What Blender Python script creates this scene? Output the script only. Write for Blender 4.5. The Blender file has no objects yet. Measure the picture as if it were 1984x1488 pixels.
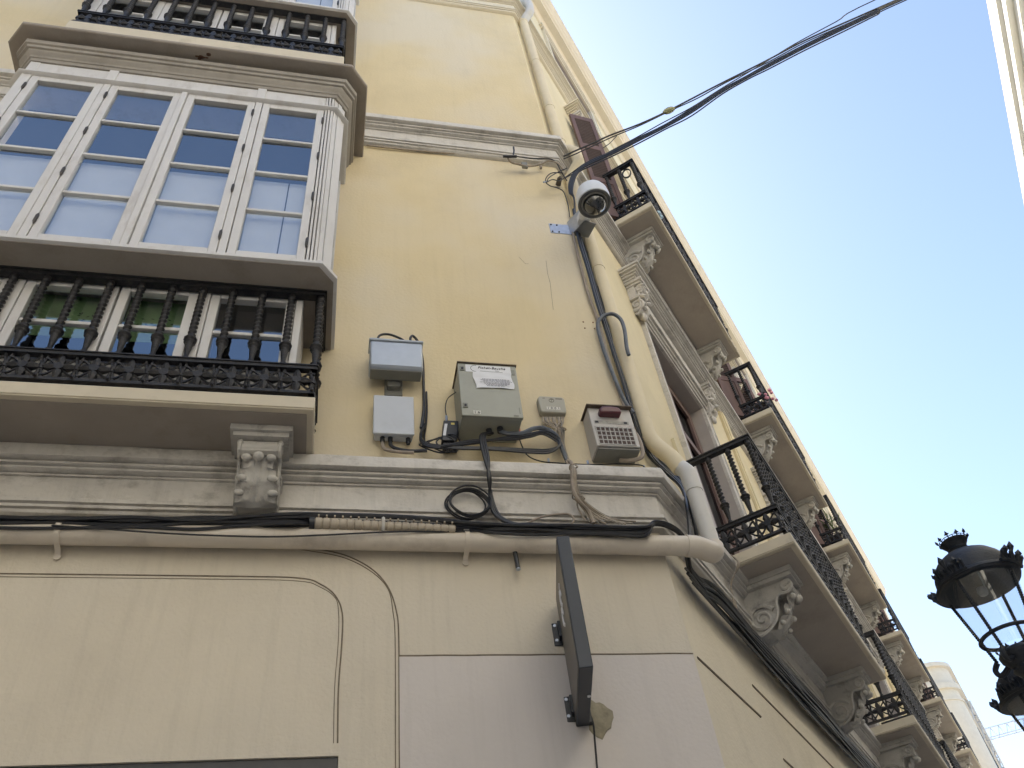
import bpy, bmesh, math, random
from mathutils import Vector, Matrix
random.seed(7)
PI=math.pi; R=math.radians
S=bpy.context.scene; COL=S.collection
# ------------------------------------------------------------------ camera
CAMR=((0.97856,-0.1778,-0.10395),(0.05748,0.72044,-0.69113),(0.19777,0.67034,0.71521))   # right, down, forward
FPX=1596.0; D=3.4; CAMP=Vector((0,-D,1.6))
cam=bpy.data.cameras.new('camera'); camo=bpy.data.objects.new('camera',cam); COL.objects.link(camo)
cam.sensor_width=36; cam.lens=FPX/1984*36; cam.clip_start=.05; cam.clip_end=3000
M=Matrix.Identity(4)
for i in range(3):
    M[i][0]=CAMR[0][i]; M[i][1]=-CAMR[1][i]; M[i][2]=-CAMR[2][i]; M[i][3]=CAMP[i]
camo.matrix_world=M; S.camera=camo
# ------------------------------------------------------------------ world, sun, exposure
SUN_AZ=R(-27); SUN_EL=R(46)        # azimuth from +Y towards +X
W=bpy.data.worlds.new('World'); S.world=W; W.use_nodes=True
nt=W.node_tree; nt.nodes.clear()
sk=nt.nodes.new('ShaderNodeTexSky'); sk.sky_type='NISHITA'; sk.sun_disc=False
sk.sun_elevation=SUN_EL; sk.sun_rotation=SUN_AZ; sk.air_density=1.0; sk.dust_density=2.1; sk.ozone_density=1.0; sk.altitude=0
bg=nt.nodes.new('ShaderNodeBackground'); bg.inputs[1].default_value=.122
wo=nt.nodes.new('ShaderNodeOutputWorld'); nt.links.new(sk.outputs[0],bg.inputs[0]); nt.links.new(bg.outputs[0],wo.inputs[0])
sl=bpy.data.lights.new('sun','SUN'); sl.energy=5.0; sl.angle=R(.5); sl.color=(1,.95,.87)
so=bpy.data.objects.new('sun',sl); COL.objects.link(so)
sd=Vector((math.sin(SUN_AZ)*math.cos(SUN_EL),math.cos(SUN_AZ)*math.cos(SUN_EL),math.sin(SUN_EL)))
so.rotation_euler=sd.to_track_quat('Z','Y').to_euler()
S.view_settings.view_transform='Standard'; S.view_settings.look='None'; S.view_settings.exposure=1.72; S.view_settings.gamma=1
S.render.engine='CYCLES'
try: S.cycles.max_bounces=8; S.cycles.diffuse_bounces=5
except Exception: pass
# ------------------------------------------------------------------ frames: A = front facade (y=0), B = street facade
TH=R(47.977); XC=1.69
TB=Vector((math.cos(TH),math.sin(TH),0)); NB=Vector((math.sin(TH),-math.cos(TH),0)); ZV=Vector((0,0,1))
def fa(u,o,z): return Vector((u,-o,z))
def fb(u,o,z): return Vector((XC,0,z))+TB*u+NB*o
def fw(x,y,z): return Vector((x,y,z))
def ray(x,y):
    v=((x-992)/FPX,(y-744)/FPX,1)
    return Vector([sum(CAMR[j][i]*v[j] for j in range(3)) for i in range(3)])
def PA(x,y,off=0): # measured point on a plane parallel to facade A
    d=ray(x,y); return CAMP+d*((D-off)/d.y)
def PB(x,y,off=0):
    d=ray(x,y); P0=Vector((XC,0,0))+NB*off
    return CAMP+d*((P0-CAMP).dot(NB)/d.dot(NB))
# ------------------------------------------------------------------ materials
MATS={}
def nodes(name):
    m=bpy.data.materials.new(name); m.use_nodes=True; n=m.node_tree; b=n.nodes['Principled BSDF']; return m,n,b
def mat(name,col,rough=.7,metal=0,var=.12,scale=6,bump=0,bscale=60,dirt=None,dirt_amt=.5,dscale=2.5,stretch=None,tint=None,streak=0):
    if name in MATS: return MATS[name]
    m,n,b=nodes(name); L=n.links
    tc=n.nodes.new('ShaderNodeTexCoord'); mp=n.nodes.new('ShaderNodeMapping'); L.new(tc.outputs['Object'],mp.inputs[0])
    if stretch: mp.inputs['Scale'].default_value=stretch
    nz=n.nodes.new('ShaderNodeTexNoise'); nz.inputs['Scale'].default_value=scale; nz.inputs['Detail'].default_value=8; nz.inputs['Roughness'].default_value=.62
    L.new(mp.outputs[0],nz.inputs[0])
    rp=n.nodes.new('ShaderNodeValToRGB'); rp.color_ramp.elements[0].position=.3; rp.color_ramp.elements[1].position=.7
    c0=[max(0,c*(1-var)) for c in col]; c1=[min(1,c*(1+var)) for c in col]
    rp.color_ramp.elements[0].color=(*c0,1); rp.color_ramp.elements[1].color=(*c1,1)
    L.new(nz.outputs[0],rp.inputs[0]); out=rp.outputs[0]
    if tint:   # second paint tone in broad patches
        n3=n.nodes.new('ShaderNodeTexNoise'); n3.inputs['Scale'].default_value=.8; n3.inputs['Detail'].default_value=3; L.new(tc.outputs['Object'],n3.inputs[0])
        r3=n.nodes.new('ShaderNodeValToRGB'); r3.color_ramp.elements[0].position=.42; r3.color_ramp.elements[1].position=.62
        L.new(n3.outputs[0],r3.inputs[0]); mx=n.nodes.new('ShaderNodeMix'); mx.data_type='RGBA'
        L.new(r3.outputs[0],mx.inputs[0]); L.new(out,mx.inputs[6]); mx.inputs[7].default_value=(*tint,1); out=mx.outputs[2]
    if dirt:
        n2=n.nodes.new('ShaderNodeTexNoise'); n2.inputs['Scale'].default_value=dscale; n2.inputs['Detail'].default_value=10; n2.inputs['Roughness'].default_value=.7
        L.new(mp.outputs[0],n2.inputs[0]); r2=n.nodes.new('ShaderNodeValToRGB'); r2.color_ramp.elements[0].position=.52; r2.color_ramp.elements[1].position=.72
        r2.color_ramp.elements[1].color=(dirt_amt,)*3+(1,)
        L.new(n2.outputs[0],r2.inputs[0]); mx=n.nodes.new('ShaderNodeMix'); mx.data_type='RGBA'
        L.new(r2.outputs[0],mx.inputs[0]); L.new(out,mx.inputs[6]); mx.inputs[7].default_value=(*dirt,1); out=mx.outputs[2]
    if streak:
        m5=n.nodes.new('ShaderNodeMapping'); m5.inputs['Scale'].default_value=(9,9,.55); L.new(tc.outputs['Object'],m5.inputs[0])
        n5=n.nodes.new('ShaderNodeTexNoise'); n5.inputs['Scale'].default_value=1.6; n5.inputs['Detail'].default_value=7; n5.inputs['Roughness'].default_value=.7; L.new(m5.outputs[0],n5.inputs[0])
        r5=n.nodes.new('ShaderNodeValToRGB'); r5.color_ramp.elements[0].position=.50; r5.color_ramp.elements[1].position=.78; r5.color_ramp.elements[1].color=(streak,)*3+(1,)
        L.new(n5.outputs[0],r5.inputs[0]); mx=n.nodes.new('ShaderNodeMix'); mx.data_type='RGBA'; L.new(r5.outputs[0],mx.inputs[0]); L.new(out,mx.inputs[6]); mx.inputs[7].default_value=(*[c*.45 for c in col],1); out=mx.outputs[2]
    L.new(out,b.inputs['Base Color']); b.inputs['Roughness'].default_value=rough; b.inputs['Metallic'].default_value=metal
    if bump:
        n4=n.nodes.new('ShaderNodeTexNoise'); n4.inputs['Scale'].default_value=bscale; n4.inputs['Detail'].default_value=6; L.new(tc.outputs['Object'],n4.inputs[0])
        bp=n.nodes.new('ShaderNodeBump'); bp.inputs['Strength'].default_value=bump; bp.inputs['Distance'].default_value=.01
        L.new(n4.outputs[0],bp.inputs['Height']); L.new(bp.outputs[0],b.inputs['Normal'])
    MATS[name]=m; return m
def glass(name,fac=.42,col=(.86,.93,1),trans=(.75,.78,.8)):
    m=bpy.data.materials.new(name); m.use_nodes=True; n=m.node_tree; n.nodes.clear()
    g=n.nodes.new('ShaderNodeBsdfGlossy'); g.inputs['Roughness'].default_value=.02; g.inputs['Color'].default_value=(*col,1)
    t=n.nodes.new('ShaderNodeBsdfTransparent'); t.inputs[0].default_value=(*trans,1)
    mx=n.nodes.new('ShaderNodeMixShader'); mx.inputs[0].default_value=fac; o=n.nodes.new('ShaderNodeOutputMaterial')
    tc=n.nodes.new('ShaderNodeTexCoord'); nz=n.nodes.new('ShaderNodeTexNoise'); nz.inputs['Scale'].default_value=1.6; bp=n.nodes.new('ShaderNodeBump'); bp.inputs['Strength'].default_value=.05; bp.inputs['Distance'].default_value=.02
    n.links.new(tc.outputs['Object'],nz.inputs[0]); n.links.new(nz.outputs[0],bp.inputs['Height']); n.links.new(bp.outputs[0],g.inputs['Normal'])
    n.links.new(t.outputs[0],mx.inputs[1]); n.links.new(g.outputs[0],mx.inputs[2]); n.links.new(mx.outputs[0],o.inputs[0]); return m
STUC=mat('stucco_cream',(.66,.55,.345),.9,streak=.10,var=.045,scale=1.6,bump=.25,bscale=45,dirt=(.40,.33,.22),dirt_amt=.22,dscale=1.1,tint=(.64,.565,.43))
STUC_B=mat('stucco_yellow',(.69,.60,.40),.9,streak=.12,var=.05,scale=1.6,bump=.22,bscale=45,dirt=(.45,.36,.22),dirt_amt=.18,dscale=1.4)
STUC_L=mat('stucco_lower',(.63,.565,.455),.9,streak=.2,var=.05,scale=2.2,bump=.3,bscale=55,dirt=(.45,.40,.32),dirt_amt=.25,dscale=1.3,tint=(.62,.565,.47))
PATCH=mat('repainted_patch',(.61,.565,.53),.88,streak=.15,var=.05,scale=1.5,bump=.2,bscale=50,dirt=(.48,.42,.38),dirt_amt=.2,dscale=1.5)
GROOVE=mat('dark_groove',(.20,.165,.12),.95,var=.3,scale=25)  # dark brown for raised beads that draw incised lines and cracks
TRIM=mat('grey_trim',(.58,.55,.505),.85,streak=.35,var=.08,scale=4,bump=.3,bscale=40,dirt=(.15,.13,.105),dirt_amt=.6,dscale=5.5,stretch=(1,1,1.6))
TRIM_B=mat('cream_trim',(.64,.58,.46),.85,var=.06,scale=3,bump=.2,bscale=40,dirt=(.25,.21,.15),dirt_amt=.35,dscale=3)
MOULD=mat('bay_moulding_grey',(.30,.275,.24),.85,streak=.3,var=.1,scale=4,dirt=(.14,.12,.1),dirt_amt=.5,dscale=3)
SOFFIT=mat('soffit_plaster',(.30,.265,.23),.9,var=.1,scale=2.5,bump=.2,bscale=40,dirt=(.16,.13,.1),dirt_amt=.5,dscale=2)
SLABF=mat('slab_plaster',(.58,.52,.41),.9,var=.07,scale=4,dirt=(.24,.2,.15),dirt_amt=.4,dscale=5)
STONE=mat('carved_stone',(.47,.45,.415),.9,var=.12,scale=8,bump=.5,bscale=30,dirt=(.09,.08,.07),dirt_amt=.8,dscale=7)
IRON=mat('black_iron',(.022,.022,.025),.5,.3,var=.4,scale=18,bump=.4,bscale=120,dirt=(.09,.07,.06),dirt_amt=.3,dscale=20)
WHITE=mat('white_paint',(.61,.60,.595),.55,var=.05,scale=5,dirt=(.36,.31,.26),dirt_amt=.45,dscale=9,stretch=(1,1,.35))
HINGE=mat('dark_hinge',(.06,.055,.05),.5,.6)
BROWN=mat('brown_wood',(.13,.075,.062),.6,var=.22,scale=9,stretch=(1,1,.15))
BROWND=mat('brown_wood_dark',(.060,.036,.032),.6,var=.2,scale=9)
PVC=mat('beige_pipe_paint',(.60,.54,.46),.5,var=.06,scale=5,bump=.1,bscale=30,dirt=(.2,.16,.12),dirt_amt=.4,dscale=4)
PVCW=mat('white_pvc',(.56,.545,.51),.45,var=.04,dirt=(.3,.27,.22),dirt_amt=.3,dscale=6)
PIPEB=mat('cream_downpipe',(.68,.59,.41),.6,var=.05,dirt=(.4,.3,.2),dirt_amt=.2)
BLACKC=mat('black_cable',(.018,.019,.023),.45,var=.3,scale=30)
GREYHOSE=mat('grey_blue_hose',(.10,.115,.14),.5,var=.2,scale=20)
BEIGEC=mat('beige_cable',(.33,.28,.22),.6,var=.2,scale=25,dirt=(.12,.1,.08),dirt_amt=.5,dscale=14)
BEIGEH=mat('beige_hose',(.30,.25,.2),.6,var=.15,scale=14)
CORR=mat('corrugated_beige',(.42,.36,.28),.6,var=.1,scale=12,dirt=(.12,.09,.07),dirt_amt=.75,dscale=9)
ALUM=mat('painted_aluminium',(.40,.44,.50),.35,.35,var=.04,scale=20,dirt=(.25,.25,.26),dirt_amt=.3,dscale=5)
ALUMD=mat('box_underside_grey',(.20,.20,.18),.6,.1,var=.1)
PLBOX=mat('pale_grey_plastic',(.50,.53,.58),.4,var=.03,dirt=(.35,.35,.35),dirt_amt=.3,dscale=4)
GBOX=mat('grey_green_enamel',(.315,.32,.275),.45,.05,var=.05,scale=6,dirt=(.19,.18,.14),dirt_amt=.4,dscale=4)
RUST=mat('weathered_white_metal',(.46,.44,.42),.5,.1,var=.08,dirt=(.2,.07,.05),dirt_amt=.7,dscale=6)
DARKIN=mat('dark_interior',(.012,.012,.013),.9)  # near-black, the darkness of unlit rooms put into the colour
BLKPL=mat('black_plastic',(.02,.022,.027),.4,var=.2,scale=12)
PAPER=mat('paper',(.72,.73,.76),.7,var=.04)
INK=mat('ink',(.03,.03,.04),.7)
RED=mat('dark_red_lens',(.10,.028,.036),.35,var=.1)
SIGNM=mat('dark_sign_metal',(.020,.026,.038),.38,.2,var=.1,scale=5)
SIGNF=mat('sign_face',(.085,.075,.062),.4,var=.1,scale=3)
LAMPM=mat('lamp_cast_iron',(.007,.011,.019),.55,.0,var=.3,scale=14,bump=.3,bscale=90)
GALV=mat('galvanised_steel',(.42,.46,.54),.35,.6,var=.12,scale=22)
CAMW=mat('camera_white',(.66,.68,.70),.35,var=.03,scale=8,dirt=(.4,.4,.4),dirt_amt=.3,dscale=8)
MORT=mat('mortar',(.28,.25,.18),.95,var=.25,scale=22,bump=.5,bscale=40)
CURT=mat('white_film',(.62,.63,.635),.8,var=.04)
CURTG=mat('green_curtain',(.17,.28,.12),.8,var=.3,scale=5)
LEAFD=mat('curtain_print',(.02,.05,.02),.8)
OPPW=mat('opposite_cream',(.72,.70,.63),.85,var=.04,bump=.1)
OPPT=mat('opposite_white_trim',(.66,.65,.60),.8,var=.04)
OPPY=mat('opposite_yellow_panel',(.60,.52,.28),.85,var=.05)
ASPH=mat('street_stone',(.42,.40,.37),.8,var=.12,scale=1.5,bump=.3,bscale=10)
FARW=mat('far_cream',(.58,.54,.46),.85,var=.06)
STEEL=mat('pale_steel',(.50,.52,.54),.5,.3)
PINK=mat('pink_petals',(.75,.33,.42),.7,var=.2); GREENL=mat('plant_green',(.10,.15,.05),.6,var=.4)
GLASS=glass('window_glass',.25,(.80,.90,1),(.9,.92,.94)); GLASSL=glass('lantern_glass',.07,(1,1,1),(.86,.88,.9)); GLASSD=glass('door_glass',.25,(.7,.75,.8),(.3,.3,.3))
TERR=mat('roof_tile',(.35,.2,.13),.85,var=.2)
# ------------------------------------------------------------------ mesh builder
class MB:
    def __init__(s,f=fw): s.v=[]; s.f=[]; s.fr=f
    def add(s,vs,fs,raw=False):
        n=len(s.v); s.v+=[Vector(v) if raw else s.fr(*v) for v in vs]; s.f+=[tuple(i+n for i in f) for f in fs]; return s
    def box(s,u0,u1,o0,o1,z0,z1):
        return s.add([(u0,o0,z0),(u1,o0,z0),(u1,o1,z0),(u0,o1,z0),(u0,o0,z1),(u1,o0,z1),(u1,o1,z1),(u0,o1,z1)],
          [(0,1,2,3),(4,5,6,7),(0,1,5,4),(1,2,6,5),(2,3,7,6),(3,0,4,7)])
    def quad(s,*p): return s.add(p,[tuple(range(len(p)))])
    def prism(s,poly,d0,d1,ax):   # poly in the two other coords, extruded on ax (0=u,1=o,2=z)
        def mk(p,d):
            q=list(p); q.insert(ax,d); return tuple(q)
        n=len(poly); vs=[mk(p,d0) for p in poly]+[mk(p,d1) for p in poly]
        return s.add(vs,[tuple(range(n)),tuple(range(n,2*n))]+[(i,(i+1)%n,(i+1)%n+n,i+n) for i in range(n)])
    def tube(s,pts,r,seg=8,cap=True,raw=True,rf=None):
        P=[Vector(p) if raw else s.fr(*p) for p in pts]; n=len(P); base=len(s.v)
        t0=(P[1]-P[0]).normalized(); a=Vector((0,0,1)) if abs(t0.z)<.9 else Vector((1,0,0)); x=t0.cross(a).normalized()
        for i in range(n):
            t=(P[min(i+1,n-1)]-P[max(i-1,0)])
            t=t.normalized() if t.length>1e-9 else t0
            x=(x-t*x.dot(t)); x=x.normalized() if x.length>1e-6 else t.orthogonal().normalized(); y=t.cross(x)
            rr=rf(i/(n-1)) if rf else (r[i] if isinstance(r,(list,tuple)) else r)
            for k in range(seg):
                an=2*PI*k/seg; s.v.append(P[i]+(x*math.cos(an)+y*math.sin(an))*rr)
        for i in range(n-1):
            for k in range(seg):
                k2=(k+1)%seg; s.f.append((base+i*seg+k,base+i*seg+k2,base+(i+1)*seg+k2,base+(i+1)*seg+k))
        if cap: s.f.append(tuple(base+k for k in range(seg))); s.f.append(tuple(base+(n-1)*seg+k for k in range(seg)))
        return s
    def lathe(s,prof,seg=24,c=(0,0,0),M=None,raw=True):
        base=len(s.v); M=M or Matrix.Identity(3); c=Vector(c)
        for (r,z) in prof:
            for k in range(seg):
                a=2*PI*k/seg; s.v.append(c+M@Vector((r*math.cos(a),r*math.sin(a),z)))
        for i in range(len(prof)-1):
            for k in range(seg):
                k2=(k+1)%seg; s.f.append((base+i*seg+k,base+i*seg+k2,base+(i+1)*seg+k2,base+(i+1)*seg+k))
        s.f.append(tuple(base+k for k in range(seg))); s.f.append(tuple(base+(len(prof)-1)*seg+k for k in range(seg)))
        return s
    def blob(s,c,rx,ry,rz,seg=8,ring=6,fr=True):
        vs=[];
        for i in range(ring+1):
            p=PI*i/ring
            for k in range(seg):
                a=2*PI*k/seg; vs.append((c[0]+rx*math.sin(p)*math.cos(a),c[1]+ry*math.sin(p)*math.sin(a),c[2]+rz*math.cos(p)))
        fs=[(i*seg+k,i*seg+(k+1)%seg,(i+1)*seg+(k+1)%seg,(i+1)*seg+k) for i in range(ring) for k in range(seg)]
        return s.add(vs,fs,raw=not fr)
    def build(s,name,m,parent=None,smooth=True,bevel=0,seg=2,loc=None):
        me=bpy.data.meshes.new(name); vs=s.v
        if loc is not None: L=Vector(loc); vs=[v-L for v in vs]
        me.from_pydata([tuple(v) for v in vs],[],s.f)
        bm=bmesh.new(); bm.from_mesh(me); bmesh.ops.remove_doubles(bm,verts=bm.verts,dist=1e-6); bmesh.ops.recalc_face_normals(bm,faces=bm.faces)
        bm.to_mesh(me); bm.free()
        me.materials.append(m)
        if smooth:
            me.shade_smooth(); me.set_sharp_from_angle(angle=R(38))
        o=bpy.data.objects.new(name,me); COL.objects.link(o)
        if loc is not None: o.location=loc
        if parent: o.parent=parent; 
        if parent and loc is not None: o.location=Vector(loc)-Vector(parent.get('base',(0,0,0)))
        elif parent and parent.get('base') is not None: o.location=-Vector(parent['base'])
        if bevel:
            b=o.modifiers.new('bevel','BEVEL'); b.width=bevel; b.segments=seg; b.limit_method='ANGLE'; b.angle_limit=R(40)
        return o
def tag(o,label=None,cat=None,group=None,kind=None):
    if label: o['label']=label
    if cat: o['category']=cat
    if group: o['group']=group
    if kind: o['kind']=kind
    return o
def thing(name,label,cat,loc=(0,0,0),group=None):
    o=bpy.data.objects.new(name,None); COL.objects.link(o); o.empty_display_size=.1; o.location=loc
    o['base']=tuple(loc); return tag(o,label,cat,group)
def spline(pts,n=8):
    P=[Vector(p) for p in pts]
    if len(P)<3: return P
    out=[]
    for i in range(len(P)-1):
        p0=P[max(i-1,0)]; p1=P[i]; p2=P[i+1]; p3=P[min(i+2,len(P)-1)]
        for k in range(n):
            t=k/n; out.append(.5*((2*p1)+(-p0+p2)*t+(2*p0-5*p1+4*p2-p3)*t*t+(-p0+3*p1-3*p2+p3)*t**3))
    out.append(P[-1]); return out
def textmesh(txt,size,origin,xdir,ydir,m,name,parent,align='LEFT',bold=0,spacing=1,shear=0):
    cu=bpy.data.curves.new('t','FONT'); cu.body=txt; cu.size=size; cu.align_x=align; cu.extrude=.0006; cu.offset=bold; cu.space_character=spacing; cu.shear=shear
    to=bpy.data.objects.new('t',cu); COL.objects.link(to)
    bpy.context.view_layer.update()
    me=bpy.data.meshes.new_from_object(to.evaluated_get(bpy.context.evaluated_depsgraph_get()))
    bpy.data.objects.remove(to); 
    x=Vector(xdir).normalized(); y=Vector(ydir).normalized(); z=x.cross(y); O=Vector(origin)
    for v in me.vertices: c=v.co.copy(); v.co=O+x*c.x+y*c.y+z*c.z
    me.materials.clear(); me.materials.append(m); me.name=name
    o=bpy.data.objects.new(name,me); COL.objects.link(o); o.parent=parent
    if parent.get('base') is not None: o.location=-Vector(parent['base'])
    return o
# ------------------------------------------------------------------ ground
g=MB(); g.quad((-400,-400,0),(400,-400,0),(400,400,0),(-400,400,0)); tag(g.build('ground',ASPH),kind='structure')
# ================================================================== THE CORNER BUILDING
BLD=thing('corner_building','cream corner building with white glazed bay, iron balconies and a long street side','building')
XL=-9.0; SE=23.4; ZR=14.9
TSEL=FLO=3.93; PER=3.63; NCOL=6
half=TH/2
def path_pt(i,o,xl=XL,se=SE):
    if i==0: return Vector((xl,-o,0))
    if i==1: return Vector((XC+o*math.tan(half),-o,0))
    return Vector((XC,0,0))+TB*se+NB*o
def sweepAB(prof,name,m,parent=BLD,xl=XL,se=SE,wav=0,cut=None):
    # profile [(off,z)...] swept along both facades with a mitred corner, finely cut so that it can wobble like old plaster
    mb=MB(); rows=[]
    stops=[('a',xl+(XC-xl)*k/60) for k in range(60)]+[('c',0)]+[('b',se*k/60) for k in range(1,61)]
    for kind,u in stops:
        row=[]
        for j,(o,z) in enumerate(prof):
            if kind=='a': p=Vector((min(u,XC),-o,z))
            elif kind=='c': p=path_pt(1,o)+Vector((0,0,z))
            else: p=fb(u,o,z)
            if kind=='b' and u<.3: p=fb(max(u,0),o,z)
            if wav: 
                w=math.sin(u*5.1+j*1.7+(3 if kind=='b' else 0))*.5+math.sin(u*13.3+j*2.9)*.35; p.z+=wav*w
            row.append(p)
        rows.append(row)
    n=len(prof)
    for r in rows: mb.v+=r
    for i in range(len(rows)-1):
        for j in range(n-1): mb.f.append((i*n+j,i*n+j+1,(i+1)*n+j+1,(i+1)*n+j))
    return mb.build(name,m,parent)
def wall_holes(fr,u0,u1,z0,z1,holes,depth,name,m,parent=BLD,lining=None):
    mb=MB(fr); us=sorted(set([u0,u1]+[h[0] for h in holes]+[h[1] for h in holes])); zs=sorted(set([z0,z1]+[h[2] for h in holes]+[h[3] for h in holes]))
    for i in range(len(us)-1):
        for j in range(len(zs)-1):
            uc=(us[i]+us[i+1])/2; zc=(zs[j]+zs[j+1])/2
            if any(h[0]<uc<h[1] and h[2]<zc<h[3] for h in holes): continue
            mb.quad((us[i],0,zs[j]),(us[i+1],0,zs[j]),(us[i+1],0,zs[j+1]),(us[i],0,zs[j+1]))
    for a,b,c,d in holes:
        for p,q in (((a,c),(b,c)),((b,c),(b,d)),((b,d),(a,d)),((a,d),(a,c))):
            mb.quad((p[0],0,p[1]),(q[0],0,q[1]),(q[0],-depth,q[1]),(p[0],-depth,p[1]))
    if lining:
        lb=MB(fr)
        for a,b,c,d in holes:
            lb=MB(fr); lb.prism([(a+.0005,c+.001),(a+.006,c+.001),(a+.006,d-.006),(b-.006,d-.006),(b-.006,c+.001),(b-.0005,c+.001),(b-.0005,d-.0005),(a+.0005,d-.0005)],-depth,.0,1); lb.build('reveal',lining,parent)
    me=mb.build(name,m,parent,smooth=False); return me
ZC=4.47   # top of the first ledge
# walls
wall_holes(fa,XL,XC,0,ZC-.3,[(-4.2,.058,.02,3.0)],.35,'wall',STUC_L)
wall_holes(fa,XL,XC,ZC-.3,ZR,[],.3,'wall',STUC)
wall_holes(fb,0,SE,0,ZC-.3,[(5.2,7.2,0.02,2.8),(9.4,11.4,.02,2.8)],.35,'wall',mat('stucco_lower_street',(.67,.60,.47),.9,streak=.12,var=.05,scale=2,bump=.3,bscale=50,dirt=(.36,.31,.22),dirt_amt=.3,dscale=1.2))
holesB=[]
DS0,DS1=1.42,2.80
for k in range(NCOL):
    u=k*PER
    holesB+=[(DS0+u,DS1+u,4.50,7.24),(DS0+u,DS1+u,8.43,10.62),(DS0+u,DS1+u,12.3,13.92)]
wall_holes(fb,0,SE,ZC-.3,ZR,holesB,.26,'wall',STUC_B,lining=mat('reveal_grey',(.40,.36,.33),.85,var=.06,dirt=(.2,.17,.15),dirt_amt=.3))
mb=MB(); bk=[fw(XL,0,0),fw(XL,14,0),fb(SE,-13,0),fb(SE,0,0)]
for i in range(3):
    a,b=bk[i],bk[i+1]; mb.add([a,b,b+ZV*ZR,a+ZV*ZR],[(0,1,2,3)],raw=True)
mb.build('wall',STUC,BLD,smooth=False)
mb=MB(); mb.add([fw(XL,0,ZR+.02),fw(XL,14,ZR+.02),fb(SE,-13,ZR+.02),fb(SE,.15,ZR+.02),fw(XC,-.1,ZR+.02)],[(0,1,2,3,4)],raw=True); mb.build('roof',TERR,BLD,smooth=False)
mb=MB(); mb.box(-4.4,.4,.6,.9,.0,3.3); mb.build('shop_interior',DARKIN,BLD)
mb=MB(fb); mb.box(.8,SE-.6,-.62,-.50,.0,14.2); mb.build('dark_backing',DARKIN,BLD)  # dark sheet behind the street openings, in place of unlit rooms
# ledges
def cornice_profile(t): # t = top z
    return [(0,t+.004),(.125,t),(.132,t-.012),(.132,t-.072),(.122,t-.076),(.090,t-.077),(.090,t-.084),(.102,t-.086),(.102,t-.098),(.094,t-.101),(.078,t-.102),(.078,t-.106),(.088,t-.108),(.086,t-.116),(.066,t-.124),(.052,t-.125),(.052,t-.129),(.061,t-.131),(.058,t-.138),(.045,t-.140),(.045,t-.270),
            (.040,t-.272),(.040,t-.276),(.064,t-.278),(.064,t-.298),(.046,t-.302),(.046,t-.307),(.056,t-.309),(.054,t-.322),(.036,t-.325),(.036,t-.330),(.044,t-.332),(.038,t-.344),(.022,t-.352),(0,t-.356)]
sweepAB(cornice_profile(ZC+.01),'ledge',TRIM,wav=.0035)
sweepAB(cornice_profile(8.38),'ledge',TRIM,wav=.0025)
sweepAB(cornice_profile(11.95),'ledge',TRIM_B,wav=.002)
# eave cornice
sweepAB([(0,14.42),(.03,14.44),(.03,14.56),(.06,14.60),(.165,14.605),(.17,14.66),(.20,14.68),(.21,14.72),(.235,14.74),(.245,14.80),(.275,14.83),(.28,14.90),(.27,14.96),(0,14.98)],'eave',TRIM_B)
sweepAB([(0,14.24),(.03,14.25),(.035,14.28),(.015,14.30),(0,14.31)],'moulding',TRIM_B)
# lower wall: repainted patch and grooves
mb=MB(fa); mb.box(.302,XC-.0,.0,.004,.02,3.424); mb.build('repainted_patch',PATCH,BLD,smooth=False)
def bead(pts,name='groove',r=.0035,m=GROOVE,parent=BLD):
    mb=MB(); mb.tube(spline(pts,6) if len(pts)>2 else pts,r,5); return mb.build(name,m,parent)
def wob(p0,p1,n,amp):
    return [p0.lerp(p1,i/n)+Vector((0,0,random.uniform(-amp,amp))) for i in range(n+1)]
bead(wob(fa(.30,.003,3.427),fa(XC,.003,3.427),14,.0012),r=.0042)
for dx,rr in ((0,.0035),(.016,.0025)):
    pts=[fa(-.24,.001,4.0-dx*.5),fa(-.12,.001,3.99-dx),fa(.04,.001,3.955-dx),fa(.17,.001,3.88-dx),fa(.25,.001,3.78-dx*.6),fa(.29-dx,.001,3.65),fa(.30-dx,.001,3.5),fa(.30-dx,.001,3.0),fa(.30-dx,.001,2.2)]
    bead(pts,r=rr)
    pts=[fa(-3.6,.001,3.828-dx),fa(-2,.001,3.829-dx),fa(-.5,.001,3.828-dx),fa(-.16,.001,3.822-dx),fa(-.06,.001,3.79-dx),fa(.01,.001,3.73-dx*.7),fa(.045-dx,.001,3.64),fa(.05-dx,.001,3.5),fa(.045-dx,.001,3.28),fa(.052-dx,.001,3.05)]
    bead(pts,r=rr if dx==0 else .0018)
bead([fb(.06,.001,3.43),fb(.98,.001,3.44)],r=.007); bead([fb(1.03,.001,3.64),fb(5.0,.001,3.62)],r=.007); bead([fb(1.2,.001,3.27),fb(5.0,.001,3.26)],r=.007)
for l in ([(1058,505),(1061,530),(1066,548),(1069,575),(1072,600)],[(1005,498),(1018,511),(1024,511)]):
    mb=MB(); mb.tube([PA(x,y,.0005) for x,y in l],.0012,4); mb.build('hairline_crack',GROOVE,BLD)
# shade of the shop recess, put in as a black panel under the lintel
mb=MB(fa); mb.box(-4.198,.056,-.30,-.012,0.05,2.998); mb.build('shop_dark_fill',BLKPL,BLD)
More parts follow.
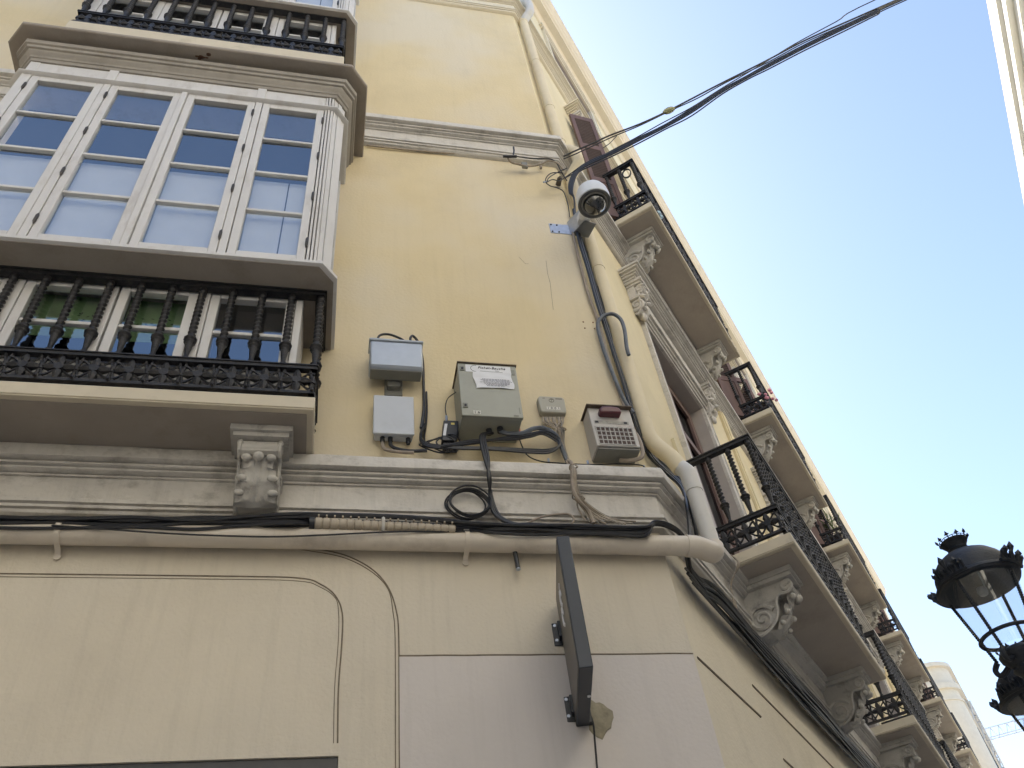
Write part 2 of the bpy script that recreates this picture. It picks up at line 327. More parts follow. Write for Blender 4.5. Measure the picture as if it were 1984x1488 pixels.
# ---------------- baluster mesh (shared)
def baluster_mesh():
    mb=MB(); seg=10
    prof=[(0,.020,0),(.010,.022,0),(.014,.014,0),(.022,.017,0),(.028,.011,0),(.05,.0125,0),(.09,.017,0),(.128,.020,0),(.14,.024,0),(.146,.031,0),(.152,.024,0),(.16,.023,0),(.166,.034,0),(.173,.034,0),(.179,.023,0),(.195,.019,0),(.205,.019,0)]
    n=46; z0=.21; z1=.585
    for i in range(n+1):
        z=z0+(z1-z0)*i/n; prof.append((z,.0155,1))
    prof+=[(.592,.022,0),(.602,.023,0),(.610,.017,0),(.63,.020,0)]
    for z,r,tw in prof:
        for k in range(seg):
            a=2*PI*k/seg; rr=r
            if tw: rr=r*(1+.38*math.sin(a*1-z*2*PI/.036))+.001
            mb.v.append(Vector((rr*math.cos(a),rr*math.sin(a),z)))
    for i in range(len(prof)-1):
        for k in range(seg):
            k2=(k+1)%seg; mb.f.append((i*seg+k,i*seg+k2,(i+1)*seg+k2,(i+1)*seg+k))
    me=bpy.data.meshes.new('baluster'); me.from_pydata([tuple(v) for v in mb.v],[],mb.f); me.materials.append(IRON); me.shade_smooth(); return me
BAL=baluster_mesh()
BALV=[v.co.copy() for v in BAL.vertices]; BALF=[tuple(p.vertices) for p in BAL.polygons]
NBAL=[0]
FARBAL=MB()
def railing(fr,u0,u1,off,zb,parent,step=.155,side0=True,side1=True,minor=False,zc=0):
    """zb = slab top. lower band, balusters and handrail round three sides"""
    mb=MB(fr); segs=[((u0,off),(u1,off))]
    if side0: segs.append(((u0,0.03),(u0,off)))
    if side1: segs.append(((u1,0.03),(u1,off)))
    b0=zb+.04; b1=zb+.235; ht=zb+.86
    for (a,b) in segs:
        A_=Vector((a[0],a[1],0)); B_=Vector((b[0],b[1],0)); d=(B_-A_); ln=d.length; d.normalize(); nn=Vector((-d.y,d.x,0))
        def bar(z0,z1,w,e=0):
            vs=[]
            for z in (z0,z1):
                for q in (A_-d*e-nn*w,B_+d*e-nn*w,B_+d*e+nn*w,A_-d*e+nn*w): vs.append((q.x,q.y,z))
            mb.add(vs,[(0,1,2,3),(4,5,6,7),(0,1,5,4),(1,2,6,5),(2,3,7,6),(3,0,4,7)])
        bar(b0,b0+.018,.014,.012); bar(b1-.02,b1,.018,.014); bar(b1+.001,b1+.008,.024,.02)
        bar(ht-.035,ht-.012,.024,.02); bar(ht-.011,ht,.032,.03)
        # pierced band: rosette in a ring, small lozenge between
        nm=max(1,round(ln/step)); st=ln/nm; zc_=(b0+b1)/2-.001; hh=(b1-b0)/2-.018
        for i in range(nm):
            c=A_+d*(st*(i+.5)); 
            def P(x,z,o=0): q=c+d*x+nn*o; return fr(q.x,q.y,zc_+z)
            for k in range(4):
                t=PI/2*k; ct,st_=math.cos(t),math.sin(t); mb.tube([P(ct*.008,st_*.008),P(ct*hh*.50,st_*hh*.50),P(ct*hh*.95,st_*hh*.95)],[.012,.024,.010],6)
                t+=PI/4; ct,st_=math.cos(t),math.sin(t); mb.tube([P(ct*.02,st_*.02),P(ct*hh*.9,st_*hh*.9),P(ct*hh*1.25,st_*hh*1.0)],[.005,.007,.012],5)
            mb.tube([P(0,0,-.016),P(0,0,.016)],.024,8)
            for sg in (-1,1):
                mb.tube([P(sg*hh*.85,0),P(sg*st*.5,0)],.010,5)
                mb.tube([P(sg*st*.5,0),P(sg*st*.40,hh*.95)],.008,5); mb.tube([P(sg*st*.5,0),P(sg*st*.40,-hh*.95)],.008,5)
            mb.tube([P(st*.5,-.016),P(st*.5,.016)],.014,6)
            mb.tube([P(st*.5,-hh*.9,.02),P(st*.5,-hh*.9-.016,.026)],.008,6)
        # drip studs under the band
    o=mb.build('railing',IRON,parent)
    for (a,b) in segs:
        A_=Vector((a[0],a[1],0)); B_=Vector((b[0],b[1],0)); ln=(B_-A_).length; nb=max(1,round(ln/step)); 
        for i in range(nb+1):
            if (a,b)!=segs[0] and (i==0 or i==nb): continue
            q=A_.lerp(B_,i/nb); p=fr(q.x,q.y,b1+.006)
            if NBAL[0]<98 and not minor:
                bo=bpy.data.objects.new('baluster',BAL); COL.objects.link(bo); bo.parent=parent; bo.location=p; bo.scale=(1.0,1.0,(ht-.035-b1-.006)/.63); NBAL[0]+=1
            else:
                n=len(FARBAL.v); FARBAL.v+=[p+v for v in BALV]; FARBAL.f+=[tuple(i+n for i in f) for f in BALF]
    # scroll posts at the corners
    return o
def console(fr,uc,w,zt,proj,h,name,parent,m=STONE,detail=True,back=0.0):
    """S-scroll bracket with acanthus front; top at zt"""
    mb=MB(fr)
    mb.box(uc-w/2-.03,uc+w/2+.03,back,proj+.03,zt-.035,zt-.001); mb.box(uc-w/2-.014,uc+w/2+.014,back,proj+.012,zt-.06,zt-.0352)
    zt2=zt-.061; H=h-.06
    pts=[(.98,0),(1.03,-.06),(1.05,-.15),(1.02,-.24),(.94,-.29),(.86,-.28),(.78,-.27),(.72,-.32),(.68,-.42),(.66,-.55),(.63,-.68),(.56,-.80),(.45,-.90),(.32,-.97),(.18,-1.0),(.04,-.96)]
    q=lambda a,b: (back+(proj-back)*a*.93,zt2+H*b)
    prof=[(back,zt2)]+[q(a,b) for a,b in pts]+[(back,zt2-H*.93)]
    mb.prism(prof,uc-w*.38,uc+w*.38,0)
    for sg in (-1,1):   # volutes on both cheeks and their rims
        for (cx,cz,r0,tn) in ((.93,-.155,.125,2.2),(.34,-.66,.31,3.6)):
            c0,c1=q(cx,cz); sp=[]
            for k in range(30):
                t=k/29; a=.4+t*tn*PI; r=r0*H*(1-t*.88); sp.append(fr(uc+sg*w*.40,c0+r*math.cos(a),c1+r*math.sin(a)))
            mb.tube(sp,[.055*H*(1-.55*k/29) for k in range(30)],6)
        mb.tube([fr(uc+sg*w*.40,*q(a,b)) for a,b in pts],.035*H,6)
    mb.tube([fr(uc-w*.42,*q(.95,-.15)),fr(uc+w*.42,*q(.95,-.15))],.10*H,12)
    if detail:   # acanthus leaf: a lobed, curling sheet over the front
        rows=26; cols=14; lp=[(.90,-.27,.10),(.88,-.33,.16),(.86,-.40,.17),(.80,-.50,.13),(.76,-.60,.09),(.72,-.70,.07),(.64,-.82,.06),(.52,-.92,.05),(.36,-1.0,.04)]
        vs=[]
        for i in range(rows+1):
            t=i/rows; x=t*(len(lp)-1); k=min(int(x),len(lp)-2); f=x-k
            a=lp[k][0]*(1-f)+lp[k+1][0]*f; b_=lp[k][1]*(1-f)+lp[k+1][1]*f
            wd=w*(.17+.23*t**.6+.045*abs(math.sin(t*PI*3.5))); curl=.10*H*max(0,1-t*5)
            for j in range(cols+1):
                c=(j/cols*2-1); o_,z_=q(a,b_)
                h=.05*H*(1-c*c)+.035*H*abs(math.cos(c*PI*2.2+t*2))*(1-.3*abs(c))+.02*H*math.sin(t*PI*7)*abs(c)
                vs.append((uc+wd*c,o_+h+curl,z_-.25*h-curl*.6*(1-abs(c))-abs(c)*.05*H*math.cos(t*PI*7)))
        mb.add(vs,[(i*(cols+1)+j,i*(cols+1)+j+1,(i+1)*(cols+1)+j+1,(i+1)*(cols+1)+j) for i in range(rows) for j in range(cols)])
        for (dx,a,b_,r) in ((-.24,.98,-.36,.05),(0,1.04,-.38,.065),(.24,.98,-.36,.05),(-.30,.80,-.66,.05),(.30,.80,-.66,.05),(-.33,.66,-.86,.045),(.33,.66,-.86,.045)):
            o_,z_=q(a,b_); mb.blob((uc+w*dx,o_,z_),w*.11,r*H*1.3,r*H*1.3,8,6)
    return mb.build(name,m,parent)
def dup(o,dv,parent=None,name=None):
    c=o.copy(); COL.objects.link(c); c.location=o.location+dv
    if parent is not None: c.parent=parent
    return c
# ---------------- balcony on A (under the bay)
def slab(fr,u0,u1,off,z0,z1,nm='balcony'):
    mb=MB(fr); mb.box(u0,u1,-.0,off,z0+.008,z1); mb.box(u0+.004,u1-.004,.0,off-.004,z0,z0+.0079)
    return mb.build(nm,SLABF,BLD,bevel=.004)
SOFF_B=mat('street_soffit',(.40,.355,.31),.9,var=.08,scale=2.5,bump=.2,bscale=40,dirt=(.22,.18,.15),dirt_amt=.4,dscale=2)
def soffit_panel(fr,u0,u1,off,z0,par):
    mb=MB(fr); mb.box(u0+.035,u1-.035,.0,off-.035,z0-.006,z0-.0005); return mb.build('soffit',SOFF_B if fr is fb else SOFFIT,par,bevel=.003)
BX0,BX1=-2.26,-.142
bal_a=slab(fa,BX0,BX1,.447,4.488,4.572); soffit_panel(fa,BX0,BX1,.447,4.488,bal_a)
railing(fa,BX0+.04,BX1-.022,.42,4.572,bal_a,step=.155)
console(fa,-.388,.235,4.481,.30,.35,'bracket',bal_a,back=.0); console(fa,-2.02,.235,4.481,.30,.35,'bracket',bal_a)
# ---------------- glazed bay
def oct_plan(xl,xr,off,ch,in_=0.0):
    return [(xl,in_),(xl,off-ch),(xl+ch*.82,off),(xr-ch*.82,off),(xr,off-ch),(xr,in_)]
def ring_sweep(prof,xl,xr,ch,name,m,parent):
    """profile [(off,z)], plan = chamfered box whose side planes move out with the profile"""
    mb=MB(fa); rows=[]; ref=prof[0][0]
    for o,z in prof:
        e=o-BOFF; pl=oct_plan(xl-e,xr+e,o,ch); rows.append([(x,y,z) for x,y in pl])
    n=6
    for r in rows: mb.add(r,[])
    for i in range(len(rows)-1):
        for j in range(n-1): mb.f.append((i*n+j,i*n+j+1,(i+1)*n+j+1,(i+1)*n+j))
    mb.f.append(tuple(range(n))); mb.f.append(tuple((len(rows)-1)*n+k for k in range(n)))
    return mb.build(name,m,parent,bevel=0)
BOFF=.58
def sash(x0,x1,z0,z1,off,npane,parent,film=None,green=False,hs=None):
    """wooden casement: frame, glazing bars and glass"""
    st=.052; mb=MB(fa)
    mb.box(x0+.004,x0+st,off-.03,off+.014,z0,z1); mb.box(x1-st,x1-.004,off-.03,off+.014,z0,z1)
    mb.box(x0+st,x1-st,off-.03,off+.0138,z0,z0+.062); mb.box(x0+st,x1-st,off-.03,off+.0138,z1-.055,z1)
    gz0,gz1=z0+.062,z1-.055; ph=(gz1-gz0)/npane
    for k in range(1,npane): mb.box(x0+st,x1-st,off-.02,off+.008,gz0+ph*k-.012,gz0+ph*k+.012)
    s=mb.build('sash',WHITE,parent,bevel=.004)
    gm=MB(fa)
    for k in range(npane):
        e=[random.uniform(-.0016,.0016) for _ in range(3)]; xa,xb,za,zb_=x0+st+.001,x1-st-.001,gz0+ph*k+.0125,gz0+ph*(k+1)-.0125
        gm.quad((xa,off-.010+e[0],za),(xb,off-.010+e[1],za),(xb,off-.010+e[1]+e[2],zb_),(xa,off-.010+e[0]+e[2],zb_))
    gm.build('pane',GLASS,s,smooth=False)
    if film:
        fm=MB(fa); fm.box(x0+.02,x1-.02,off-.06,off-.056,z0+.02,z0+(z1-z0)*film); fm.build('film',CURT,s,smooth=False)
        if film<.9 and x1>-.3:
            fm=MB(fa); fm.box(x0+.26,x0+.268,off-.055,off-.054,z0+.02,z0+(z1-z0)*film); fm.build('film_seam',BLKPL,s,smooth=False)
    if green:
        cm=MB(fa); cm.box(x0+.03,x1-.03,off-.10,off-.096,z0+(z1-z0)*.50,z1); c=cm.build('curtain',CURTG,s,smooth=False)
        lm=MB(fa)
        for k in range(26):
            cx=random.uniform(x0+.1,x1-.1); cz=z0+(z1-z0)*random.uniform(.62,.8); a=random.uniform(0,PI); r=.012
            lm.add([(cx+r*math.cos(a),off-.094,cz+r*math.sin(a)),(cx+.4*r*math.cos(a+PI/2),off-.094,cz+.4*r*math.sin(a+PI/2)),(cx-r*math.cos(a),off-.094,cz-r*math.sin(a)),(cx-.4*r*math.cos(a+PI/2),off-.094,cz-.4*r*math.sin(a+PI/2))],[(0,1,2,3)])
        lm.build('curtain_print',LEAFD,s,smooth=False)
    for hx in (hs or []):
        xx=x0+.004 if hx=='l' else x1-.004
        for k in range(4):
            hm=MB(fa); zz=z0+(z1-z0)*(.10+.27*k); hm.tube([(xx,off+.020,zz-.05),(xx,off+.022,zz-.03),(xx,off+.022,zz+.03),(xx,off+.020,zz+.05)],[.003,.009,.009,.003],6,raw=False); hm.build('hinge',HINGE,s)
    return s
def fluted(mb,x0,x1,off,z0,z1,n=4):
    w=(x1-x0)/n
    for k in range(n): mb.box(x0+w*k+.003,x0+w*(k+1)-.003,off-.04,off+.016+.004*(k%2),z0,z1)
def bay(z0,lo_z,loff,lz,npl):
    """z0 = soffit height; lo_z = slab top of the balcony below"""
    XR=-.128; XLb=-2.325; CH=.10
    b=ring_sweep([(.35,z0+.001),(.62,z0),(.628,z0+.006),(.628,z0+.03),(.615,z0+.038),(.60,z0+.05),(.58,z0+.055)],XLb,XR,CH,'bay_window',WHITE,BLD)
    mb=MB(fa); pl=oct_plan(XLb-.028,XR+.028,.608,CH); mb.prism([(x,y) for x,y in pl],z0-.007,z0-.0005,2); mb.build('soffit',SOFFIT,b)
    zt=z0+1.93   # window head
    # frame posts
    pm=MB(fa); fluted(pm,-.262,-.200,.575,z0+.055,zt+.42,3); pm.build('post',WHITE,b,bevel=.003)
    for xp in (-.715,-1.72):
        pm=MB(fa); pm.box(xp-.022,xp+.022,.50,.592,z0+.055,zt+.002); pm.build('post',WHITE,b,bevel=.003)
        pm=MB(fa); pm.box(xp-.030,xp+.030,.52,.60,zt+.035,zt+.21); pm.build('frieze_block',WHITE,b,bevel=.003)
    pm=MB(fa); pm.box(-1.216-.018,-1.216+.018,.56,.604,z0+.056,zt+.001); pm.build('post',WHITE,b,bevel=.003)
    pm=MB(fa); pm.box(-2.262,-2.200,.50,.592,z0+.055,zt+.42); pm.build('post',WHITE,b,bevel=.003)
    # chamfered corner pilaster and glazed side
    sm=MB(fa)
    for k in range(3):
        t0=k/3+.02; t1=(k+1)/3-.02; a=Vector((-.205,.578)); c=Vector((XR,.49)); d=(c-a); nn=Vector((-d.y,d.x)).normalized()*-1
        nn=Vector((.7,.7)); p0=a+d*t0; p1=a+d*t1; q=.010+.006*(k%2)
        sm.prism([(p0.x-.03,p0.y-.03),(p1.x-.03,p1.y-.03),(p1.x+nn.x*q,p1.y+nn.y*q),(p0.x+nn.x*q,p0.y+nn.y*q)],z0+.055,zt+.42,2)
    for (o0,o1,za,zb_) in ((.0,.06,z0+.055,zt+.4),(.42,.488,z0+.055,zt+.4),(.06,.42,z0+.055,z0+.12),(.06,.42,zt-.05,zt+.4)):
        sm.box(XR-.05,XR+(.001 if o1-o0<.1 else 0),o0,o1,za,zb_)
    for k in (1,2,3): sm.box(XR-.03,XR-.008,.06,.42,z0+.12+(1.76)*k/4-.012,z0+.12+1.76*k/4+.012)
    sm.build('side_frame',WHITE,b)
    gm=MB(fa); gm.box(XR-.022,XR-.018,.06,.42,z0+.12,zt-.05); gm.build('side_pane',GLASS,b,smooth=False)
    # head, frieze
    hm=MB(fa); hm.box(-2.2,-.262,.50,.588,zt+.002,zt+.40)
    hm.build('frieze',WHITE,b)
    ring_sweep([(.57,zt+.006),(.607,zt+.008),(.617,zt+.018),(.617,zt+.026),(.605,zt+.034),(.57,zt+.036)],XLb,XR,CH,'moulding',WHITE,b)
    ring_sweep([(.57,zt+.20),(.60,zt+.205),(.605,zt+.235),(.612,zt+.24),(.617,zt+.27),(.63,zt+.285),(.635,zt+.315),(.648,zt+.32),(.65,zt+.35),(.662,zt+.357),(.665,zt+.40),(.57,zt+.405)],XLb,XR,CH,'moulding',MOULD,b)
    # crowning slab
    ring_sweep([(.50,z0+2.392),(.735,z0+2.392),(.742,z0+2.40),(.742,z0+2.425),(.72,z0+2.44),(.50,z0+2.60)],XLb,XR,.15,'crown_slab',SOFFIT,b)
    # sashes
    for x0,x1,hs in ((-.692,-.262,['r']),(-1.198,-.737,['r']),(-1.698,-1.234,['l']),(-2.2,-1.742,['l'])):
        sash(x0,x1,z0+.056,zt,.575,4,b,film=.5,hs=hs)
    im=MB(fa); im.box(-2.27,-.20,.30,.33,z0+.06,zt+.2); im.build('dark_backing',DARKIN,b,smooth=False)  # black sheet behind the glass, painted as the dark inside of the bay
    # storey below: glazed down to the balcony, a little behind the railing
    for x0,x1 in ((-.760,-.300),(-1.228,-.822),(-1.700,-1.232),(-2.17,-1.76)):
        sash(x0,x1,lz,z0-.008,loff,npl,b,film=(.72 if lo_z>6 else None),green=(x1<-.5 and lo_z<6))
    fm=MB(fa)
    for xa,xb in ((-.300,-.262),(-.822,-.760),(-1.76,-1.70),(-2.25,-2.17)): fm.box(xa,xb,.02,loff+.017,lo_z,z0-.0085)
    fm.box(-2.17,-.3,loff-.05,loff+.004,lo_z,lz-.001)
    fm.build('post',WHITE,b,bevel=.003)
    im=MB(fa); im.box(-2.2,-.31,.05,.08,lo_z,z0-.01); im.build('dark_backing',DARKIN,b,smooth=False)
    return b
b1=bay(5.44,4.575,.372,4.75,2)
# balcony standing on the bay's crown, and the next bay
slab_u=slab(fa,-2.24,-.165,.565,8.20,8.42)
railing(fa,-2.22,-.20,.535,8.42,slab_u,step=.155)
b2=bay(9.27,8.425,.47,8.62,2)
# stain under the crown slab
mb=MB(fa); 
for k in range(9): mb.blob((-1.17+random.uniform(-.07,.07),.672+random.uniform(-.02,.03),7.8355),random.uniform(.012,.03),random.uniform(.008,.02),.0055,8,4)
mb.build('rust_stain',mat('rust_stain',(.10,.05,.03),.9,var=.4,scale=30),b1)
# ---------------- B facade bays
def balcony_b(k,fl,minor):
    u=k*PER; z=4.44+(FLO+.03)*fl
    s=slab(fb,1.12+u,3.60+u,.52,z,z+.08)
    soffit_panel(fb,1.12+u,3.60+u,.52,z,s)
    railing(fb,1.15+u,3.57+u,.485,z+.08,s,minor=minor)
    for uu in (1.46,3.30): console(fb,uu+u,.21,z-.007,.385,.37,'bracket',s,detail=True)
    return s
for fl,k in ((0,0),(1,0),(0,1)): balcony_b(k,fl,False)
for fl,ks in ((1,(1,2,3,4,5)),(0,(2,3,4,5))):
    for k in ks: balcony_b(k,fl,True)
fo=FARBAL.build('baluster',IRON,BLD); tag(fo,kind='stuff')
def hood(u,zt,nm='door_hood'):
    mb=MB(fb)
    x0,x1=1.08+u,3.14+u
    for (e,o,a,b_) in ((0,.205,zt-.03,zt),(.015,.185,zt-.052,zt-.0302),(.04,.16,zt-.075,zt-.0522),(.055,.145,zt-.10,zt-.0752),(.075,.125,zt-.125,zt-.1002)):
        mb.box(x0+e,x1-e,0,o,a,b_)
    mb.box(x0+.11,x1-.11,0,.075,zt-.33,zt-.1252)           # frieze
    mb.box(x0+.10,x1-.10,0,.09,zt-.36,zt-.3302); mb.box(x0+.2,x1-.2,0,.065,zt-.40,zt-.3602); mb.box(x0+.23,x1-.23,0,.045,zt-.44,zt-.4002)
    h=mb.build(nm,TRIM_B if zt>9 else TRIM,BLD,bevel=.003)
    for uu in (1.27,2.95):
        console(fb,uu+u,.15,zt-.126,.135,.42,'console',h,m=TRIM,detail=False)
        cm=MB(fb)
        for q in range(6): cm.blob((uu+u,.145-.011*q,zt-.2-.05*q),.035,.02,.018,8,5)
        cm.blob((uu+u,.06,zt-.56),.04,.03,.05,8,6); cm.build('console_beads',TRIM,h)
    return h
def surround(u,z0,z1,m=TRIM):
    mb=MB(fb); a,b_=DS0+u,DS1+u
    mb.box(a-.10,a-.001,0,.028,z0,z1+.10); mb.box(b_+.001,b_+.10,0,.028,z0,z1+.10); mb.box(a-.001,b_+.001,0,.0278,z1+.001,z1+.10)
    mb.box(a-.115,a-.10,0,.04,z0,z1+.115); mb.box(b_+.10,b_+.115,0,.04,z0,z1+.115); mb.box(a-.115,b_+.115,0,.0402,z1+.1002,z1+.117)
    return mb.build('door_surround',m,BLD)
def door(u,z0,z1,nm='balcony_door'):
    a,b_=DS0+u,DS1+u; mb=MB(fb); c=(a+b_)/2
    mb.box(a+.0065,a+.06,-.17,-.12,z0,z1-.0065); mb.box(b_-.06,b_-.0065,-.17,-.12,z0,z1-.0065); mb.box(a+.06,b_-.06,-.17,-.1202,z1-.07,z1-.0065)
    d=mb.build(nm,BROWN,BLD,bevel=.004)
    for x0,x1 in ((a+.062,c-.003),(c+.003,b_-.062)):
        lm=MB(fb); w=.075
        lm.box(x0,x0+w,-.16,-.115,z0,z1-.072); lm.box(x1-w,x1,-.16,-.115,z0,z1-.072)
        for zz in (z0,z0+(z1-z0)*.32,z0+(z1-z0)*.72,z1-.16): lm.box(x0+w,x1-w,-.16,-.1152,zz,zz+.085)
        lm.box(x0+w,x1-w,-.152,-.135,z0+.085,z0+(z1-z0)*.32)
        lf=lm.build('leaf',BROWN,d,bevel=.004)
        gm=MB(fb); gm.box(x0+w,x1-w,-.146,-.142,z0+(z1-z0)*.32+.086,z1-.161); gm.build('pane',GLASSD,lf,smooth=False)
    return d
def shutter_leaf(mb,p0,p1,z0,z1,lm=None):
    lm=lm or mb
    P0=Vector((p0[0],p0[1],0)); P1=Vector((p1[0],p1[1],0)); d=P1-P0; w=d.length; d.normalize(); n=Vector((-d.y,d.x,0))
    def bx(a,b_,c,e,za,zb_):
        vs=[]
        for z in (za,zb_):
            for (x,y) in ((a,c),(b_,c),(b_,e),(a,e)):
                q=P0+d*x+n*y; vs.append((q.x,q.y,z))
        mb.add(vs,[(0,1,2,3),(4,5,6,7),(0,1,5,4),(1,2,6,5),(2,3,7,6),(3,0,4,7)])
    f=.045; bx(0,f,-.016,.016,z0,z1); bx(w-f,w,-.016,.016,z0,z1)
    zs=[z0,z0+(z1-z0)*.3,z0+(z1-z0)*.64,z1-.09]
    for z in zs: bx(f,w-f,-.0158,.0158,z,z+.09)
    bx(f,w-f,-.008,.008,z0+.09,zs[1])
    for i in (1,2):
        za=zs[i]+.09; zb_=zs[i+1]; nl=int((zb_-za)/.038)
        for q in range(nl):
            z=za+(q+.5)*(zb_-za)/nl; vs=[]
            for (x,y,zz) in ((f,-.013,z-.014),(w-f,-.013,z-.014),(w-f,.013,z+.012),(f,.013,z+.012),(f,-.013,z-.009),(w-f,-.013,z-.009),(w-f,.013,z+.017),(f,.013,z+.017)):
                qv=P0+d*x+n*y; vs.append((qv.x,qv.y,zz))
            lm.add(vs,[(0,1,2,3),(4,5,6,7),(0,1,5,4),(1,2,6,5),(2,3,7,6),(3,0,4,7)])
def shutters(u,z0,z1):
    s=None
    for pts in (((1.02,.05),(1.24,.24),(1.47,.05)),((3.22,.05),(2.99,.24),(2.76,.05))):
        for i in range(2):
            mb=MB(fb); p0=(pts[i][0]+u,pts[i][1]); p1=(pts[i+1][0]+u,pts[i+1][1])
            lm=MB(fb); shutter_leaf(mb,p0,p1,z0,z1,lm); s=mb.build('shutter',BROWN,BLD); lm.build('louvres',BROWND,s)
for k in range(NCOL):
    u=k*PER
    hood(u,7.72); surround(u,4.5,7.24); door(u,4.505,7.24)
    hood(u,11.1); surround(u,8.43,10.62,TRIM_B); door(u,8.435,10.62); shutters(u,8.54,10.72)
    surround(u,12.3,13.92,TRIM_B); door(u,12.305,13.92,'attic_window')
    mb=MB(fb); mb.box(DS0+u-.18,DS1+u+.18,0,.055,14.09,14.15); mb.box(DS0+u-.15,DS1+u+.15,0,.045,14.04,14.0898); mb.build('moulding',TRIM_B,BLD)
# pilaster strips between the bays of the street facade
for k in range(NCOL):
    mb=MB(fb)
    for z0,z1 in ((4.49,8.02),(8.40,11.66)):
        mb.box(3.86+k*PER,4.02+k*PER,0,.035,z0,z1); mb.box(3.885+k*PER,3.995+k*PER,0,.05,z0+.001,z1-.001)
    mb.build('pilaster',STUC_B,BLD,bevel=.006)

# ================================================================== THINGS ON THE WALLS
def cable(pts,r,m,name,label,cat,group=None,seg=7,n=6,parent=None):
    mb=MB(); mb.tube(spline(pts,n),r,seg); o=mb.build(name,m,parent)
    if parent is None: tag(o,label,cat,group)
    return o
def multi(paths,r,m,name,label,cat,group=None,seg=6,n=5,clips=None):
    """a bundle that moves as one: every strand is a part"""
    p0=paths[0][0]; t=thing(name,label,cat,tuple(p0),group)
    for i,p in enumerate(paths):
        mb=MB(); rr=r[i%len(r)] if isinstance(r,(list,tuple)) else r; mb.tube(spline(p,n),rr,seg); mb.build('strand',m[i%len(m)] if isinstance(m,(list,tuple)) else m,t)
    return t
def pa(l,off): return [PA(p[0],p[1],p[2] if len(p)>2 else off) for p in l]
def pb(l,off): return [PB(p[0],p[1],p[2] if len(p)>2 else off) for p in l]
def screw(mb,p,n,r=.007):
    mb.tube([Vector(p),Vector(p)+Vector(n)*.004],r,8)
# --- aluminium loudspeaker-like box, upper left
t=thing('equipment_box','brushed aluminium box with two black cables looping out of its lid','box',(.285,0,5.14))
mb=MB(fa); mb.prism([(.165,5.36),(.055,5.355),(.055,5.142),(.142,5.142),(.158,5.16)],.128,.438,0); mb.build('casing',ALUM,t,bevel=.012,seg=3)
mb=MB(fa); mb.box(.122,.444,.048,.172,5.361,5.378); mb.build('lid',ALUM,t,bevel=.006)
mb=MB(fa); mb.box(.136,.43,.06,.138,5.134,5.1415); mb.build('underside',ALUMD,t,bevel=.003)
mb=MB(fa); mb.box(.24,.315,.0,.05,5.10,5.26); mb.box(.225,.33,.0,.012,5.06,5.28); mb.build('wall_mount',ALUMD,t,bevel=.004)
for x in (.172,.375): mb=MB(); mb.tube([fa(x,.11,5.375),fa(x,.11,5.41)],.013,10); mb.build('cable_gland',BLKPL,t)
cable([fa(.172,.11,5.40),fa(.185,.11,5.47),fa(.24,.10,5.50),fa(.31,.10,5.47),fa(.36,.11,5.41)],.0075,BLACKC,'cable','','',parent=t)
cable([fa(.378,.11,5.40),fa(.372,.11,5.46),fa(.39,.10,5.50),fa(.425,.08,5.46),fa(.452,.04,5.34),fa(.455,.015,5.15),fa(.45,.015,4.95),fa(.43,.02,4.80)],.0085,BLACKC,'cable','','',parent=t)
# --- white junction box, lower left
t=thing('junction_box','square pale grey plastic junction box below the aluminium box, two hoses at its bottom','box',(.275,0,4.7))
mb=MB(fa); mb.box(.168,.381,0,.062,4.70,4.985); mb.build('casing',PLBOX,t,bevel=.012,seg=3)
mb=MB(fa); mb.box(.160,.387,.0622,.076,4.695,4.992); mb.build('cover',PLBOX,t,bevel=.006,seg=3)
for x in (.215,.258,.355): mb=MB(); mb.tube([fa(x,.035,4.70),fa(x,.035,4.675),fa(x,.035,4.674),fa(x,.035,4.66)],[.014,.014,.0105,.0105],10); mb.build('cable_gland',BLKPL,t)
cable([fa(.215,.035,4.67),fa(.218,.04,4.63),fa(.235,.05,4.60),fa(.30,.07,4.57),fa(.38,.08,4.56)],.010,BEIGEH,'hose','','',parent=t)
cable([fa(.258,.035,4.67),fa(.262,.04,4.64),fa(.29,.05,4.61),fa(.36,.07,4.58),fa(.45,.09,4.57)],.010,BLACKC,'hose','','',parent=t)
# --- big alarm cabinet with label
t=thing('control_cabinet','large grey green metal cabinet with a white label and a pasted notice, number 16','cabinet',(.80,0,4.73))
x0,x1,z0,z1=.636,.974,4.733,5.152
mb=MB(fa); mb.box(x0,x1,0,.19,z0,z1); mb.build('casing',GBOX,t,bevel=.005)
mb=MB(fa); mb.box(x0-.004,x1+.004,.1902,.212,z0-.002,z1+.002); mb.build('door',GBOX,t,bevel=.004)
mb=MB(fa); mb.box(x0-.008,x1+.008,.0,.222,z1+.0025,z1+.0075); mb.build('rain_lip',mat('rusty_edge',(.13,.10,.075),.8,var=.3,scale=20),t)
mb=MB(fa)
for zz in (z1-.062,z0+.055): mb.box(x0+.006,x0+.034,.2122,.217,zz,zz+.036)
mb.build('latch_plate',mat('latch_grey',(.22,.22,.19),.5,.2),t,bevel=.002)
mb=MB()
for zz in (z1-.046,z0+.071): mb.tube([fa(x0+.02,.217,zz),fa(x0+.02,.221,zz)],.007,10)
mb.build('lock',INK,t)
mb=MB(fa); mb.box(x1-.026,x1-.008,.2122,.215,z1-.075,z1-.035); mb.box(x1-.014,x1-.010,.2122,.214,z0+.03,z0+.075); mb.box(x1-.05,x1-.022,.2122,.2145,z0+.008,z0+.016); mb.build('door_detail',mat('latch_grey',(.22,.22,.19)),t)
mb=MB(fa); mb.box(x0+.04,x1-.03,.2123,.2135,z1-.068,z1-.008); lb=mb.build('label',PAPER,t,smooth=False)
textmesh('Fichet-Bauche',.0245,fa(x0+.112,.2142,z1-.037),(1,0,0),(0,0,1),INK,'lettering',lb,bold=.0005,spacing=1.16,shear=.3)
mb=MB(); 
